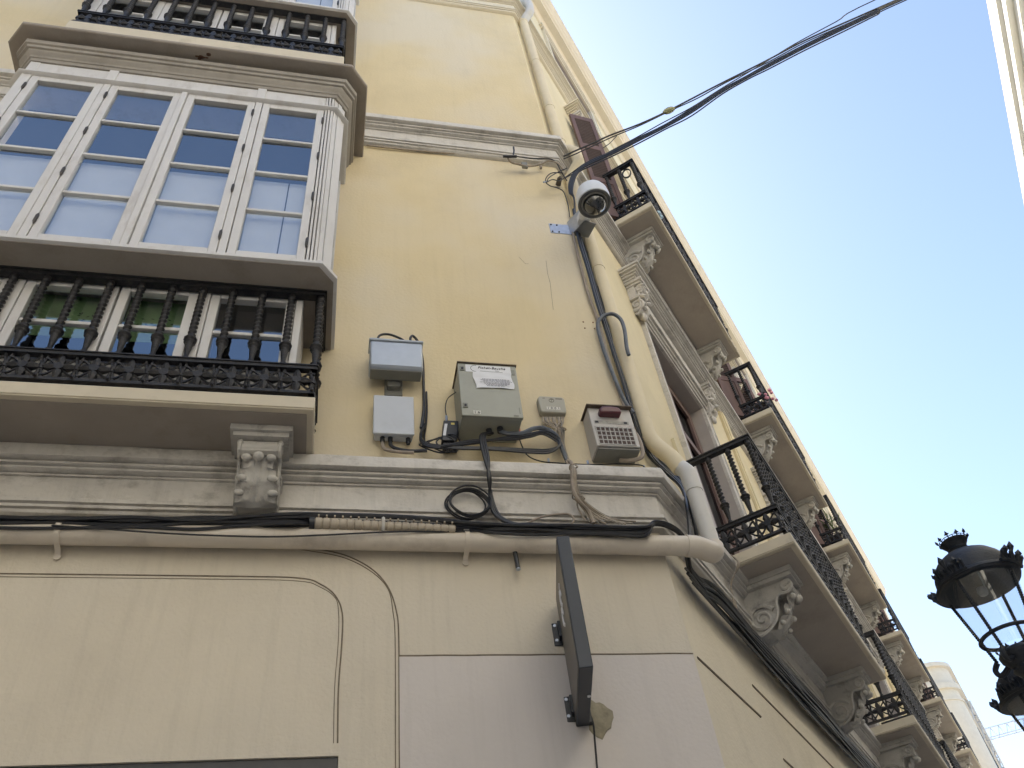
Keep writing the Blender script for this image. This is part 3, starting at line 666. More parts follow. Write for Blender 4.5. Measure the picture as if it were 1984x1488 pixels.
mb.tube([fa(x0+.098+.028*math.cos(a),.2142,z1-.038+.026*math.sin(a)) for a in [R(75+k*20) for k in range(11)]],.0013,4)
mb.tube([fa(x0+.125,.2142,z1-.058),fa(x1-.08,.2142,z1-.061)],.0008,4); mb.tube([fa(x0+.215,.2142,z1-.050),fa(x1-.10,.2142,z1-.051)],.0013,4)
mb.build('emblem',INK,lb)
# pasted notice, slightly crumpled sheet with torn corner
mb=MB(); nx,nz=14,10; vs=[]
for j in range(nz+1):
    for i in range(nx+1):
        u=i/nx; w=j/nz; x=x0+.085+u*.225; z=z1-.205+w*.138
        if j==0: z+=.012*math.sin(u*2.2)-.004*u
        if i==nx: x+=.006*math.sin(w*6)
        if i==0: x+=.008*math.sin(w*5+1)
        o=.2155+.003*abs(math.sin(u*7+w*4))+.0015*math.sin(w*17+u*3); vs.append(fa(x,o,z))
mb.add(vs,[(j*(nx+1)+i,j*(nx+1)+i+1,(j+1)*(nx+1)+i+1,(j+1)*(nx+1)+i) for j in range(nz) for i in range(nx)],raw=True); nb=mb.build('notice',PAPER,t)
mb=MB(fa)
for r_,(a,b,zz) in enumerate(((.13,.28,.128),(.12,.29,.137),(.135,.295,.146),(.115,.285,.155),(.14,.292,.164),(.15,.27,.173),(.155,.255,.182))):
    x=x0+a
    while x<x0+b:
        w=random.uniform(.005,.016); mb.box(x,x+w,.2200,.2204,z1-zz-.003,z1-zz+.0005); x+=w+random.uniform(.002,.005)
mb.build('print_lines',mat('faded_ink',(.22,.22,.26),.8),nb,smooth=False)
def digits(txt,x,z,o,par,w=.019,h=.026):
    for i,c in enumerate(txt):
        if c==' ': continue
        mb=MB(fa); mb.box(x+i*w*1.12,x+i*w*1.12+w,o,o+.0008,z,z+h); s_=mb.build('number_sticker',mat('sticker',(.62,.61,.56),.6),par,smooth=False)
        textmesh(c,h*1.05,fa(x+i*w*1.12+w/2,o+.0016,z+h*.14),(1,0,0),(0,0,1),INK,'digit',s_,'CENTER',bold=.0002)
digits('16',x0+.062,z0+.012,.2123,t)
for xx,oo in ((.80,.10),(.86,.12)): mb=MB(); mb.tube([fa(xx,oo,z0),fa(xx,oo,z0-.03)],.018,10); mb.build('cable_gland',BLKPL,t)
mb=MB(fa); mb.box(x1+.004,x1+.02,.02,.06,4.75,4.80); mb.build('red_sticker',mat('red_white_sticker',(.5,.12,.08)),t)
# hoses from the cabinet
multi([[fa(.86,.12,4.71),fa(.90,.13,4.685),fa(.98,.12,4.70),fa(1.06,.10,4.76),fa(1.13,.09,4.775),fa(1.19,.08,4.74),fa(1.215,.06,4.69),fa(1.235,.05,4.60),fa(1.245,.05,4.56)]],.0135,GREYHOSE,'corrugated_hose','grey blue flexible hose arching right from the underside of the numbered cabinet','hose')
loops=[]
for j in range(3):
    e=.012*j
    loops.append([fa(.45,.03+e,4.80),fa(.42,.05+e,4.70),fa(.45,.09,4.60+e),fa(.60,.12,4.565+e*.6),fa(.80,.13,4.56+e*.7),fa(1.0,.13,4.55+e),fa(1.12,.12,4.565+e),fa(1.19,.11,4.63),fa(1.20-e,.10,4.70-e),fa(1.13-e,.10,4.745-e),fa(1.03,.11,4.71-e),fa(.90,.13,4.66-e),fa(.70,.13,4.60+e),fa(.52,.12,4.575)])
multi(loops,[.007,.008,.006],BLACKC,'cable_loop','loose loops of black cable lying along the top of the grey ledge under the boxes','cable')
coil=[]
for j in range(3):
    pts=[]
    for k in range(30):
        a=2*PI*k/29+j; pts.append(fa(.50+.035*j+(.085-.01*j)*math.cos(a),.05+.012*j+.015*math.sin(a*2),4.645+(.045+.008*j)*math.sin(a)))
    coil.append(pts)
multi(coil,.0045,BLACKC,'cable_coil','small black cable coil on the wall between the pale junction box and the black modem','cable',n=2)
multi([[fa(.455,.015,5.20),fa(.456,.016,5.0),fa(.446,.018,4.85),fa(.43,.03,4.72),fa(.44,.07,4.62),fa(.52,.10,4.585)],[fa(.47,.015,5.10),fa(.468,.016,4.95),fa(.458,.018,4.82),fa(.445,.03,4.70),fa(.47,.07,4.62),fa(.56,.10,4.59)]],.0065,BLACKC,'cable_bundle','pair of black cables dropping beside the aluminium box to the ledge','cable')
# --- small black modem with aerial lead
t=thing('modem','small black plastic modem with white stickers left of the numbered cabinet','box',(.57,0,4.65))
x0m,x1m=.535,.645
mb=MB(fa); mb.prism([(x0m,4.665),(x0m+.085,4.665),(x0m+.108,4.82),(x0m+.018,4.82)],.02,.075,1); mb.build('casing',BLKPL,t,bevel=.006,seg=3)
mb=MB(fa); mb.prism([(x0m+.008,4.70),(x0m+.024,4.70),(x0m+.038,4.79),(x0m+.022,4.79)],.0752,.0758,1); mb.build('sticker',PAPER,t,smooth=False)
mb=MB(fa); mb.box(x0m+.058,x0m+.078,.0752,.0758,4.785,4.80); mb.build('sticker',mat('yellow_sticker',(.6,.5,.15)),t,smooth=False)
mb=MB(fa); mb.box(x0m+.01,x0m+.09,.01,.06,4.63,4.664); mb.build('bracket',BLKPL,t,bevel=.003)
mb=MB(); mb.tube([fa(.572,.045,4.822),fa(.574,.045,4.85)],.006,8); mb.tube([fa(.574,.045,4.85),fa(.575,.045,4.88)],.0075,8); mb.build('connector',GALV,t)
cable([fa(.575,.045,4.88),fa(.572,.045,4.95),fa(.59,.05,5.02),fa(.635,.08,5.045)],.003,BLACKC,'aerial_lead','','',parent=t)
# --- telephone box 1001
t=thing('terminal_box','flat beige grey terminal box numbered 1001 with many thin cables below','box',(1.22,0,4.95))
mb=MB(fa); mb.prism([(1.15,4.952),(1.292,4.952),(1.30,4.965),(1.303,5.07),(1.29,5.088),(1.15,5.088),(1.136,5.07),(1.139,4.965)],0,.048,1); mb.build('casing',mat('beige_grey_plastic',(.37,.355,.30),.55,var=.05,dirt=(.22,.2,.15),dirt_amt=.3),t,bevel=.008,seg=3)
mb=MB(); mb.tube([fa(1.218+.015*math.cos(a),.0485,5.052+.015*math.sin(a)) for a in [2*PI*k/20 for k in range(21)]],.0016,4,cap=False)
mb.tube([fa(1.210,.0485,5.06),fa(1.226,.0485,5.06)],.0014,4); mb.tube([fa(1.218,.0485,5.06),fa(1.218,.0485,5.042)],.0014,4); mb.build('emblem',mat('faint_print',(.16,.15,.12)),t)
digits('1001',1.180,4.975,.0482,t,w=.019,h=.022)
mb=MB(fa); mb.box(1.165,1.18,.0483,.0486,5.066,5.071); mb.box(1.245,1.285,.0483,.0486,5.064,5.072); mb.build('print_lines',mat('faint_print',(.16,.15,.12)),t,smooth=False)
paths=[]
for j in range(16):
    a=random.uniform(-1,1); s0=PA(1052+2.6*j,808,.03); mid=PA(1083+a*9,832+random.uniform(-6,6),.04+random.uniform(0,.03))
    paths.append([s0,PA(1054+2.4*j+a*4,818,.045),mid,PA(1088+a*6,860,.045),PA(1100+a*4,893,.06+.01*a),PA(1112+a*5,912,.15),PA(1113+a*5,935,.14),PA(1120+a*6,962,.12)]
      +[PA(1120+3.6*j+a*8,984+1.2*j+random.uniform(-3,3),.09),PA(1136+6.4*j,1012+random.uniform(-2,4),.10)])
multi(paths,[.0048,.0036,.0042],[BEIGEC,mat('grey_cable',(.22,.20,.17),.6),BEIGEC],'cable_bundle','tangle of thin beige cables falling from the 1001 box over the grey ledge','cable',seg=5)
mb=MB()
for (x,y,o,rr) in ((1087,832,.05,.030),(1111,905,.15,.022),(1119,962,.12,.028),(1124,966,.12,.024)):
    c=PA(x,y,o); mb.tube([c+Vector((math.cos(a)*rr,math.sin(a)*.022,.006*math.sin(a*2))) for a in [2*PI*k/14 for k in range(15)]],.004,5)
tag(mb.build('cable_tie',BEIGEC),'wrapped ties holding the beige cable tangle beside the flat box','cable tie')
cable([PA(1083,840,.03),PA(1092,880,.03),PA(1100,893,.04),PA(1108,900,.13),PA(1110,945,.14),PA(1122,970,.13),PA(1140,990,.10),PA(1150,1014,.10)],.011,BEIGEH,'grey_conduit','bent grey beige conduit running down among the thin cables of the 1001 box','conduit')
cable([PA(1020,1015,.11),PA(1045,1003,.12),PA(1075,997,.12),PA(1100,996,.12),PA(1112,1006,.12),PA(1106,1016,.12)],.006,BEIGEH,'cable_loop','brown beige cable loop standing above the black cables left of the tangle','cable')
cable([PA(1006,850,.05),PA(1020,880,.04),PA(1045,893,.03),PA(1080,897,.03),PA(1140,900,.03),PA(1200,899,.03),PA(1240,901,.03),PA(1252,908,.03)],.0038,BLACKC,'thin_cable','thin black cable clipped along the wall just above the grey ledge','cable')
for x,y,lb_ in ((1063,892,'small metal cable clip on the wall left of the beige cable tangle'),(1139,896,'small metal cable clip at the lower left corner of the siren box'),(1248,905,'small metal cable clip right of the siren box by the corner')): mb=MB(); p=PA(x,y,.02); mb.tube([p-ZV*.012,p+ZV*.012],.007,6); tag(mb.build('cable_clip',GALV),lb_,'cable clip','cable clips above the ledge')
# --- siren box with red beacon
t=thing('siren_box','weathered white siren box with dark red beacon and square grille, right of the 1001 box','siren',(1.53,0,4.6))
SX0,SX1=1.405,1.665; ST0=4.615; ST1=4.935
mb=MB(fa); mb.prism([(0,ST0),(.130,ST0+.012),(.118,ST1),(0,ST1)],SX0,SX1,0); mb.build('casing',RUST,t,bevel=.005)
mb=MB(fa); mb.box(SX0-.012,SX1+.01,0,.145,ST1+.001,ST1+.008); mb.build('rain_lip',mat('rusty_edge',(.13,.10,.075)),t)
mb=MB(fa); mb.box(SX0+.006,SX1-.006,.004,.124,ST0-.006,ST0-.0002); mb.build('underside',ALUMD,t)
mb=MB(fa)
def fz(z): return .130-.012*(z-ST0-.012)/(ST1-ST0-.012)
for i in range(8):
    for j in range(4):
        xa=SX0+.022+i*.0272; za=ST0+.03+j*.034; mb.box(xa,xa+.0195,fz(za+.01)-.004,fz(za+.01)+.0018,za,za+.024)
mb.build('grille_opening',mat('grille_dark',(.085,.06,.055),.9),t,smooth=False)
mb=MB(fa)
for j in range(5):
    zz=ST0+.0215+j*.034; mb.box(SX0+.014,SX1-.022,fz(zz)-.003,fz(zz)+.0035,zz,zz+.006)
for i in range(9):
    xx=SX0+.0155+i*.0272; mb.box(xx,xx+.005,.124,.1325,ST0+.022,ST0+.163)
mb.build('grille',mat('grille_grey',(.42,.41,.39),.6,var=.15,scale=30),t)
mb=MB(fa); mb.box(SX0+.02,SX1-.03,.118,.1245,ST0+.19,ST0+.215); mb.build('name_strip',mat('dirty_strip',(.36,.35,.32),.7,var=.3,scale=30),t)
mb=MB(fa); mb.box(SX0+.025,SX0+.045,.1246,.1252,ST0+.195,ST0+.21); mb.box(SX1-.06,SX1-.04,.1246,.1252,ST0+.195,ST0+.21); mb.build('strip_marks',INK,t,smooth=False)
mb=MB(fa); mb.prism([(SX0+.055,ST1-.075),(SX0+.185,ST1-.075),(SX0+.19,ST1-.05),(SX0+.175,ST1-.025),(SX0+.13,ST1-.018),(SX0+.075,ST1-.022),(SX0+.055,ST1-.04)],.10,.165,1); mb.build('beacon',RED,t,bevel=.012,seg=4)
cable([fa(1.56,.04,4.60),fa(1.60,.07,4.575),fa(1.66,.08,4.585),fa(1.695,.07,4.63),fa(1.705,.06,4.72),fa(1.70,.05,4.80),fa(1.685,.03,4.87)],.0125,BEIGEH,'hose','','',parent=t)
# --- conduits and cables running up the corner
cable([PA(1110,450,.02),PA(1121,500,.02),PA(1140,570,.02),PA(1160,625,.02),PA(1175,680,.02),PA(1196,750,.02),PA(1214,800,.02)],.011,BEIGEH,'conduit','thin brown beige conduit running straight up the wall edge below the camera','conduit')
cable([PA(1228,800,.03),PA(1212,780,.03),PA(1196,745,.04),PA(1176,695,.04),PA(1163,655,.04),PA(1158,628,.05),PA(1168,613,.06),PA(1186,608,.07),PA(1202,618,.07),PA(1210,640,.07),PA(1214,672,.06),PA(1218,688,.05)],.0135,GREYHOSE,'corrugated_hose','blue grey flexible hose bent over into a hook beside the black riser cables','hose')
rs=[]
for j in range(5):
    e=j*3.4-2
    rs.append([fb(.0,.05,7.3),*pb([(1122+e,460),(1140+e,520),(1158+e,585),(1176+e,640),(1192+e,690),(1210+e,745),(1226+e,800),(1244+e,850),(1262+e*1.2,885),(1292+e*1.4,915)],.03+.006*(j%2)),PB(1322+e,945,.10),PB(1335+e*2,985,.15),PB(1345+e*4,1040,.15)])
multi(rs,[.0105,.012,.009],BLACKC,'riser_cables','thick run of black cables climbing beside the cream downpipe from ledge to camera','cable')
# --- downpipe on the street facade and waste pipe under the ledge
t=thing('downpipe','cream painted downpipe beside the building corner with ringed joints','pipe',tuple(fb(.13,.07,5)))
mb=MB(); mb.tube([fb(.13,.066,5.02),fb(.13,.066,7.98)],.051,20); mb.tube([fb(.13,.066,8.42),fb(.13,.066,11.64)],.051,20); mb.build('pipe',PIPEB,t)
mb=MB(); mb.tube([fb(.13,.072,7.98),fb(.13,.13,8.05),fb(.13,.18,8.12),fb(.13,.18,8.30),fb(.13,.14,8.38),fb(.13,.072,8.44)],.052,18); mb.build('offset',PIPEB,t)
mb=MB(); mb.tube(spline([fb(.13,.072,11.60),fb(.13,.12,11.68),fb(.13,.18,11.76),fb(.13,.19,12.0),fb(.13,.13,12.12),fb(.13,.075,12.2)],4),.052,18); mb.tube([fb(.13,.072,12.2),fb(.13,.072,14.4)],.052,18); mb.build('offset',PVCW,t)
for zz in (6.6,7.9,8.6,9.3,10.4,11.55):
    mb=MB(); mb.tube([fb(.13,.066,zz),fb(.13,.066,zz+.02)],.055,20); mb.build('joint_ring',PIPEB,t)
t=thing('waste_pipe','long beige waste pipe below the grey ledge with white riser at the corner','pipe',(0,-.065,4.0))
VX,VY=1.965,-.022
mb=MB(); mb.tube([Vector((XL+.5,-.066,4.0)),Vector((1.80,-.066,4.0))],.0525,20); mb.build('pipe',PVC,t)
mb=MB(); mb.tube(spline([Vector((1.79,-.066,4.0)),Vector((1.85,-.066,3.995)),Vector((1.91,-.05,3.985)),Vector((1.95,-.032,3.99)),Vector((VX,VY,4.03))],6),.058,20); mb.build('elbow',PVC,t)
mb=MB(); mb.tube([Vector((VX,VY,4.0)),Vector((VX,VY,4.50))],.046,20); mb.build('riser',PVCW,t)
mb=MB(); mb.tube([Vector((VX,VY,4.40)),Vector((VX,VY,4.53))],.050,20); mb.build('coupling',PVCW,t)
mb=MB(); mb.tube(spline([Vector((VX,VY,4.50)),Vector((VX,VY,4.54)),fb(.186,.184,4.615)],4),.047,18); mb.build('offset',PVCW,t)
mb=MB(); mb.tube(spline([fb(.185,.182,4.60),fb(.170,.15,4.70),fb(.145,.095,4.80),fb(.13,.066,4.90),fb(.13,.066,5.03)],4),.0505,18); mb.build('offset',PIPEB,t)
for px in (111,903,-700):
    xc=PA(px,1050,.066).x; mb=MB()
    arc=[(-.004,4.095),(-.018,4.088),(-.03,4.072)]+[(-.066-.0565*math.sin(a),4.0+.0565*math.cos(a)) for a in [R(-20+k*16) for k in range(14)]]+[(-.028,3.938),(-.016,3.925),(-.004,3.918)]
    n=len(arc); vs=[]
    for y,z in arc:
        for dx in (-.012,.012): vs.append((xc+dx,y,z))
    for i,(y,z) in enumerate(arc):
        for dx in (-.012,.012): c_=Vector((0,y+.066,z-4.0)); c_=c_*(1+.004/max(c_.length,.01)); vs.append((xc+dx,-.066+c_.y,4.0+c_.z))
    mb.add(vs,[(2*i,2*i+1,2*i+3,2*i+2) for i in range(n-1)]+[(2*n+2*i,2*n+2*i+1,2*n+2*i+3,2*n+2*i+2) for i in range(n-1)]+[(2*i,2*i+2,2*n+2*i+2,2*n+2*i) for i in range(n-1)]+[(2*i+1,2*i+3,2*n+2*i+3,2*n+2*i+1) for i in range(n-1)],raw=True)
    for z,y in ((4.102,-.004),(3.912,-.004)): mb.tube([Vector((xc,y,z)),Vector((xc,y-.010,z))],.0155,12)
    mb.build('clamp',PVC,t)
# --- black cable run on top of the waste pipe
paths=[]
for j in range(15):
    a=random.uniform(-2.2,2.2); b=random.uniform(-2.2,2.2); o=.095+random.uniform(-.015,.04); base=j*1.6
    l=[(-420,998+base+a*2,o),(-150,1000+base+b*3,o),(0,1002+base,o),(120,1003+base*.9+a*2,o),(260,1005+base*.9+b*2,o),(380,1004+base*.9+a*3,o),(480,1001+base*.8,o),(570,998+base*.9+b*2,o+.02)]
    if j<4: l+=[(640,997+base*.6,.125),(740,999+base*.6,.125),(830,1004+base*.6,.12),(900,1012+base*.7,o+.02)]
    else: l+=[(640,1003+base*.7,.055),(740,1006+base*.7,.055),(830,1011+base*.6,.055),(890,1014+base*.6,.075)]
    l+=[(960,1016+base*.8,o+.01),(1030,1016+base*.9+a*2,o+.01),(1100,1019+base*.8+b,o+.01),(1180,1022+base*.7+b,o+.02),(1250,1021+base*.8,o+.03)]
    paths.append(pa(l,0)+[Vector((1.62,-.125-.006*a,4.092+.003*(j%5))),Vector((1.73,-.095-.005*a,4.088+.003*(j%5))),Vector((1.81,-.035,4.072-.002*j)),fb(.21,.055+.003*b,4.02-.006*j),fb(.34,.055+.003*b,4.0-.008*j),fb(.6,.075+.010*a,4.02-.009*j),fb(1.5,.075+.010*b,4.04-.011*j),fb(2.6,.075+.010*a,4.05-.011*j),fb(3.8,.07+.010*b,4.05-.011*j),fb(5.2,.07+.010*a,4.06-.011*j),fb(8,.07,4.06-.011*j),fb(14,.07,4.06-.011*j)])
multi(paths,[.0095,.0075,.011,.008,.0065],BLACKC,'cable_run','heavy run of black cables above the beige pipe and round the corner down the street','cable',seg=6,n=5)
cable(pa([(100,1018,.13),(190,1024,.13),(300,1032,.13),(400,1037,.13),(520,1040,.13),(620,1037,.13),(700,1033,.13),(780,1030,.13),(870,1030,.12),(960,1028,.12)],.13),.0045,BLACKC,'slack_cable','thin black cable sagging in front of the beige waste pipe','cable')
multi([[fb(.1+q*.02,.06,3.93-.02*q),fb(1.2,.045+.01*q,3.90-.025*q),fb(2.6,.05,3.92-.02*q),fb(4.2,.045+.01*q,3.91-.025*q),fb(7,.05,3.92-.02*q)] for q in range(4)],[.007,.010,.006],[mat('dusty_cable',(.10,.095,.085),.8,var=.3,scale=20),BLACKC],'cable_run','lower dusty grey cables under the black run on the street side','cable')
# corrugated duct
t=thing('corrugated_duct','ribbed beige duct carrying cables above the waste pipe','duct',tuple(PA(740,1018,.10)))
a0=PA(608,1014,.115); a1=PA(882,1026,.115)
mb=MB(); n=150; L=(a1-a0); 
pts=[a0+L*(i/n) for i in range(n+1)]
rr=[(.030 if (i/n*18)%1>.14 else .0245)*(1-.25*(i/n)) for i in range(n+1)]
mb.tube(pts,rr,16); mb.build('duct',CORR,t)
mb=MB(); 
for i in range(18):
    p=a0+L*((i+.55)/18); mb.add([tuple(p+Vector((dx,-.012+dy*.02,.0305*(1-.25*i/18)+dz))) for dx in (-.004,.004) for dy in (-1,1) for dz in (-.006,.001)],[(0,1,3,2),(4,5,7,6),(0,1,5,4),(2,3,7,6),(0,2,6,4),(1,3,7,5)],raw=True)
mb.build('seam_clasp',CORR,t)
c=PA(742,1019,.115); mb=MB(); mb.tube([Vector((c.x,c.y-math.cos(a)*.036,c.z+math.sin(a)*.036)) for a in [2*PI*k/20 for k in range(21)]],.009,6,cap=False); mb.build('strap',PVCW,t)
mb=MB(); mb.tube([a0-Vector((.02,0,0)),a0+Vector((.004,0,0))],.031,14); mb.build('end_cap',BLACKC,t)
# coil and droppers on the frieze
coil=[]
for j in range(5):
    pts=[]; rx=.105+.006*math.sin(j*2.1); rz=.085+.007*math.cos(j*1.7); cx=PA(902+2.5*j,978,.07)
    for k in range(26): a=2*PI*k/25; pts.append(Vector((cx.x+rx*math.cos(a)+.008*math.sin(j),-.065-.010*j+.006*math.sin(3*a),cx.z+rz*math.sin(a)+.004*math.cos(j*3))))
    coil.append(pts)
multi(coil,.0048,BLACKC,'cable_coil','round coil of thin black cable hanging on the grey frieze','cable',n=2,seg=6)
dr=[]
for j in range(3):
    e=j*4-4; dr.append([fa(.80+.01*j,.10,4.71),PA(935+e,845,.13),PA(942+e,885,.15),PA(948-e*.4,925,.15),PA(950+e*.3,955,.10),PA(956+e,985,.09),PA(970+e,1004,.10),PA(1000+e,1016,.11),PA(1060,1020,.11)])
multi(dr,[.0085,.007],BLACKC,'cable_bundle','black cables dropping from the numbered cabinet over the ledge past the coil','cable')
# short stub of pipe
t=thing('pipe_stub','short black pipe stub poking down below the beige pipe','pipe',(.862,-.05,3.9))
mb=MB(); p=PA(996,1066,.05); q=PA(1004,1102,.06); mb.tube([p+ZV*.05,q],.012,12); mb.build('stub',BLKPL,t)
mb=MB(); mb.tube([q,q-ZV*.004],.0125,12); mb.build('end_ring',GALV,t)
# four little wall plugs
for x,y in ((1130,624),(1149,625),(1133,636),(1152,637)):
    mb=MB(); p=PA(x,y,.0); mb.tube([p,p-Vector((0,.003,0))],.006,8); tag(mb.build('wall_plug',mat('rust_brown',(.16,.07,.03),.8)),'tiny brown wall plug, one of four in a square below the camera','wall plug','wall plugs left in the plaster')
# --- projecting sign
t=thing('hanging_sign','thin dark box sign projecting edge on from the lower wall','sign',(1.09,0,3.4))
sdv=Vector((-.117,-.53,0)).normalized(); spv=Vector((-sdv.y,sdv.x,0)); spv=spv if spv.x>0 else -spv
def fs(u,o,z): return Vector((1.060,0,z))+sdv*o+spv*u
mb=MB(fs); mb.box(0,.056,.035,.545,3.085,3.70); mb.build('casing',SIGNM,t,bevel=.003)
mb=MB(fs); mb.box(-.0025,-.0003,.045,.535,3.095,3.69); sf=mb.build('face',SIGNF,t,smooth=False)
mb=MB(fs)
for (o_,z_,rz_) in ((.335,3.52,.036),(.30,3.45,.042)):
    mb.tube([fs(-.0035,o_+.022*math.cos(a)-.02*math.sin(a)*.0,z_+rz_*math.sin(a)) for a in [2*PI*k/18 for k in range(16)]],.006,5)
mb.tube([fs(-.0035,.35,3.585),fs(-.0035,.32,3.575)],.004,5)
mb.build('lettering',PAPER,sf)
for zz in (3.14,3.50):
    mb=MB(fs); mb.box(-.040,-.0005,.0,.012,zz-.03,zz+.085); mb.box(-.015,-.0005,.0122,.06,zz-.01,zz+.07); mb.build('mounting_lug',BLKPL,t,bevel=.002)
    mb=MB(fs)
    for z2 in (zz-.005,zz+.07): mb.tube([fs(-.027,.012,z2),fs(-.027,.018,z2)],.0075,8)
    mb.build('screw',GALV,t)
mb=MB(); mb.tube([fs(.045,.30,3.0846),fs(.045,.30,3.079)],.007,10); mb.build('screw',PAPER,t)
mb=MB(fs); mb.box(.0,.07,0,.034,3.09,3.22); mb.build('wall_plate',BLKPL,t,bevel=.002)
# torn mortar patch and the lead below
mb=MB(); vs=[]; N=20
for k in range(N): a=2*PI*k/N; r=1+.14*math.sin(3*a+1)+.08*math.sin(7*a); vs.append(fa(1.165+.062*r*math.cos(a),.0055,3.125+.082*r*math.sin(a)))
vs2=[fa(1.165+(v.x-1.165)*.93,.009,3.125+(v.z-3.125)*.93) for v in vs]
mb.add(vs+vs2,[(k,(k+1)%N,(k+1)%N+N,k+N) for k in range(N)]+[tuple(range(N,2*N))],raw=True); mb.build('mortar_patch',MORT,BLD)
cable([fa(1.12,.02,3.15),PA(1149,1400,.012),PA(1153,1440,.008),PA(1157,1490,.008),PA(1160,1560,.01),fa(1.15,.01,2.2)],.0042,BLACKC,'sign_lead','thin black lead hanging down the wall from the dark sign','cable')
# --- dome camera
t=thing('security_camera','white dome camera on an angled galvanised wall bracket at the corner','camera',(1.6,0,7))
zb=PA(1062,430).z
mb=MB(fa); mb.box(1.497,1.655,0,.006,6.97,7.10); mb.add([(1.655,0,6.965),(1.655,.006,6.965),(1.735,.15,6.965),(1.743,.145,6.965),(1.655,0,7.145),(1.655,.006,7.145),(1.735,.15,7.145),(1.743,.145,7.145)],[(0,1,2,3),(4,5,6,7),(0,1,5,4),(1,2,6,5),(2,3,7,6),(3,0,4,7)]); mb.build('wall_bracket',GALV,t,bevel=.001)
mb=MB(fa); mb.prism([(1.655,.006),(1.735,.15),(1.83,.13),(1.80,.0)],6.955,6.962,2); mb.build('bracket_base',mat('bracket_dark',(.22,.23,.24),.5,.5),t)
for x,z in ((1.512,7.08),(1.56,7.08),(1.512,6.985),(1.565,6.985)): mb=MB(); mb.tube([fa(x,.006,z),fa(x,.012,z)],.007,8); mb.build('bolt',HINGE,t)
dc=CAMP+ray(1153,394)*6.0; dc=Vector((1.70,-.43,6.745)); dt=dc+ZV*.04
mb=MB(); mb.tube(spline([fa(1.745,.10,7.02),fa(1.735,.16,7.03),dc+Vector((0,.20,.16)),dc+Vector((0,.10,.17)),dc+Vector((0,.03,.13))],5),[.042]*6+[.040]*8+[.036]*7,18); mb.build('arm',CAMW,t)
mb=MB(); mb.tube([fa(1.735,.13,6.968),fa(1.735,.13,7.03)],.05,16); mb.build('arm_foot',CAMW,t)
mb=MB(); mb.lathe([(.055,.17),(.085,.165),(.108,.145),(.120,.11),(.124,.06),(.124,.0),(.118,-.004)],40,c=dc); mb.build('housing',CAMW,t)
mb=MB(); mb.lathe([(.120,-.0045),(.1225,-.012),(.116,-.016),(.100,-.014),(.098,-.008)],40,c=dc); mb.build('bezel',mat('camera_grey_ring',(.10,.105,.11),.4,var=.05),t)
mb=MB(); mb.lathe([(.097,-.010),(.095,-.012),(.094,-.016),(.088,-.0155),(.087,-.010)],40,c=dc); mb.build('inner_ring',mat('camera_pale_ring',(.30,.30,.29),.4,var=.05),t)
DG=bpy.data.materials.new('smoked_dome'); DG.use_nodes=True; q=DG.node_tree.nodes['Principled BSDF']; q.inputs['Base Color'].default_value=(.012,.014,.016,1); q.inputs['Roughness'].default_value=.04; q.inputs['Specular IOR Level'].default_value=1.0; q.inputs['Coat Weight'].default_value=.6
mb=MB(); mb.lathe([(.083,-.010)]+[(.083*math.cos(a),-.010-.075*math.sin(a)) for a in [PI/2*k/10 for k in range(1,11)]],36,c=dc); mb.build('dome',DG,t)
# --- overhead wires
WS=fb(.0,.14,7.9); WE=CAMP+ray(1755,0)*((8.9-1.6)/ray(1755,0).z); WN=Vector((WE.y-WS.y,WS.x-WE.x,0)).normalized()
def over(l,offs,r,jit=0):   # the wires hang in one vertical plane from the corner across the street
    pts=[]
    for i,(x,y) in enumerate(l):
        if x<1090: pts.append(PB(x,y,.12) if x>1070 else PA(x,y,.10))
        else: d=ray(x,y); pts.append(CAMP+d*((WS-CAMP).dot(WN)/d.dot(WN)))
    e=(pts[-1]-pts[-3]).normalized(); e.z=max(min(e.z,.2),-.1)
    oo=(pts[-1]-Vector((XC,0,0))).dot(NB); k=(5.9-oo)/max(e.dot(NB),.2); pts.append(pts[-1]+e*k); return pts
def onwire(x,y): d=ray(x,y); return CAMP+d*((WS-CAMP).dot(WN)/d.dot(WN))
wires=[]
wires.append(over([(1092,303),(1115,292),(1150,277),(1180,263),(1240,240),(1290,217),(1350,186),(1400,160),(1480,120),(1560,78),(1650,38),(1755,-8)],0,0))
wires.append(over([(1092,308),(1120,296),(1185,266),(1240,243),(1300,214),(1352,190),(1410,158),(1485,122),(1560,82),(1650,42),(1752,-4)],0,0))
multi(wires,[.0085,.006],BLACKC,'overhead_wires','upper pair of overhead wires crossing the street from the corner with a small oval splice','overhead wire')
multi([over([(1095,345),(1130,325),(1170,300),(1230,268),(1280,240),(1340,208),(1400,170),(1480,122),(1540,85),(1620,42),(1712,-8)],0,0)],.0055,BLACKC,'overhead_wires','thinnest overhead wire crossing the street from the corner, between the two bundles','overhead wire')
ws=[]
for j in range(6):
    a=random.uniform(-1,1); b=random.uniform(-1,1); y=j*1.5+(3.0 if j==5 else 0)
    ws.append([fb(.02,.05,7.28),fb(-.0,.08,7.45)]+over([(1103+j*1.2,372),(1104+j*1.5,350+y*.5),(1116+j,330+y*.4),(1145,311+y),(1190,291+y+a),(1240,266+y+b),(1290,240+y+a),(1340,211+y*1.3+b),(1400,172+y+a),(1450,146+y*.7+b),(1490,123+y),(1560,86+y*1.1+a*.5),(1640,48+y+b*.5),(1700,20+y*.8),(1757,-9+y*.8)],0,0))
multi(ws,[.0075,.006,.008,.0055],BLACKC,'overhead_wires','thickest bundle of overhead wires curving up from beside the dome camera across the street','overhead wire')
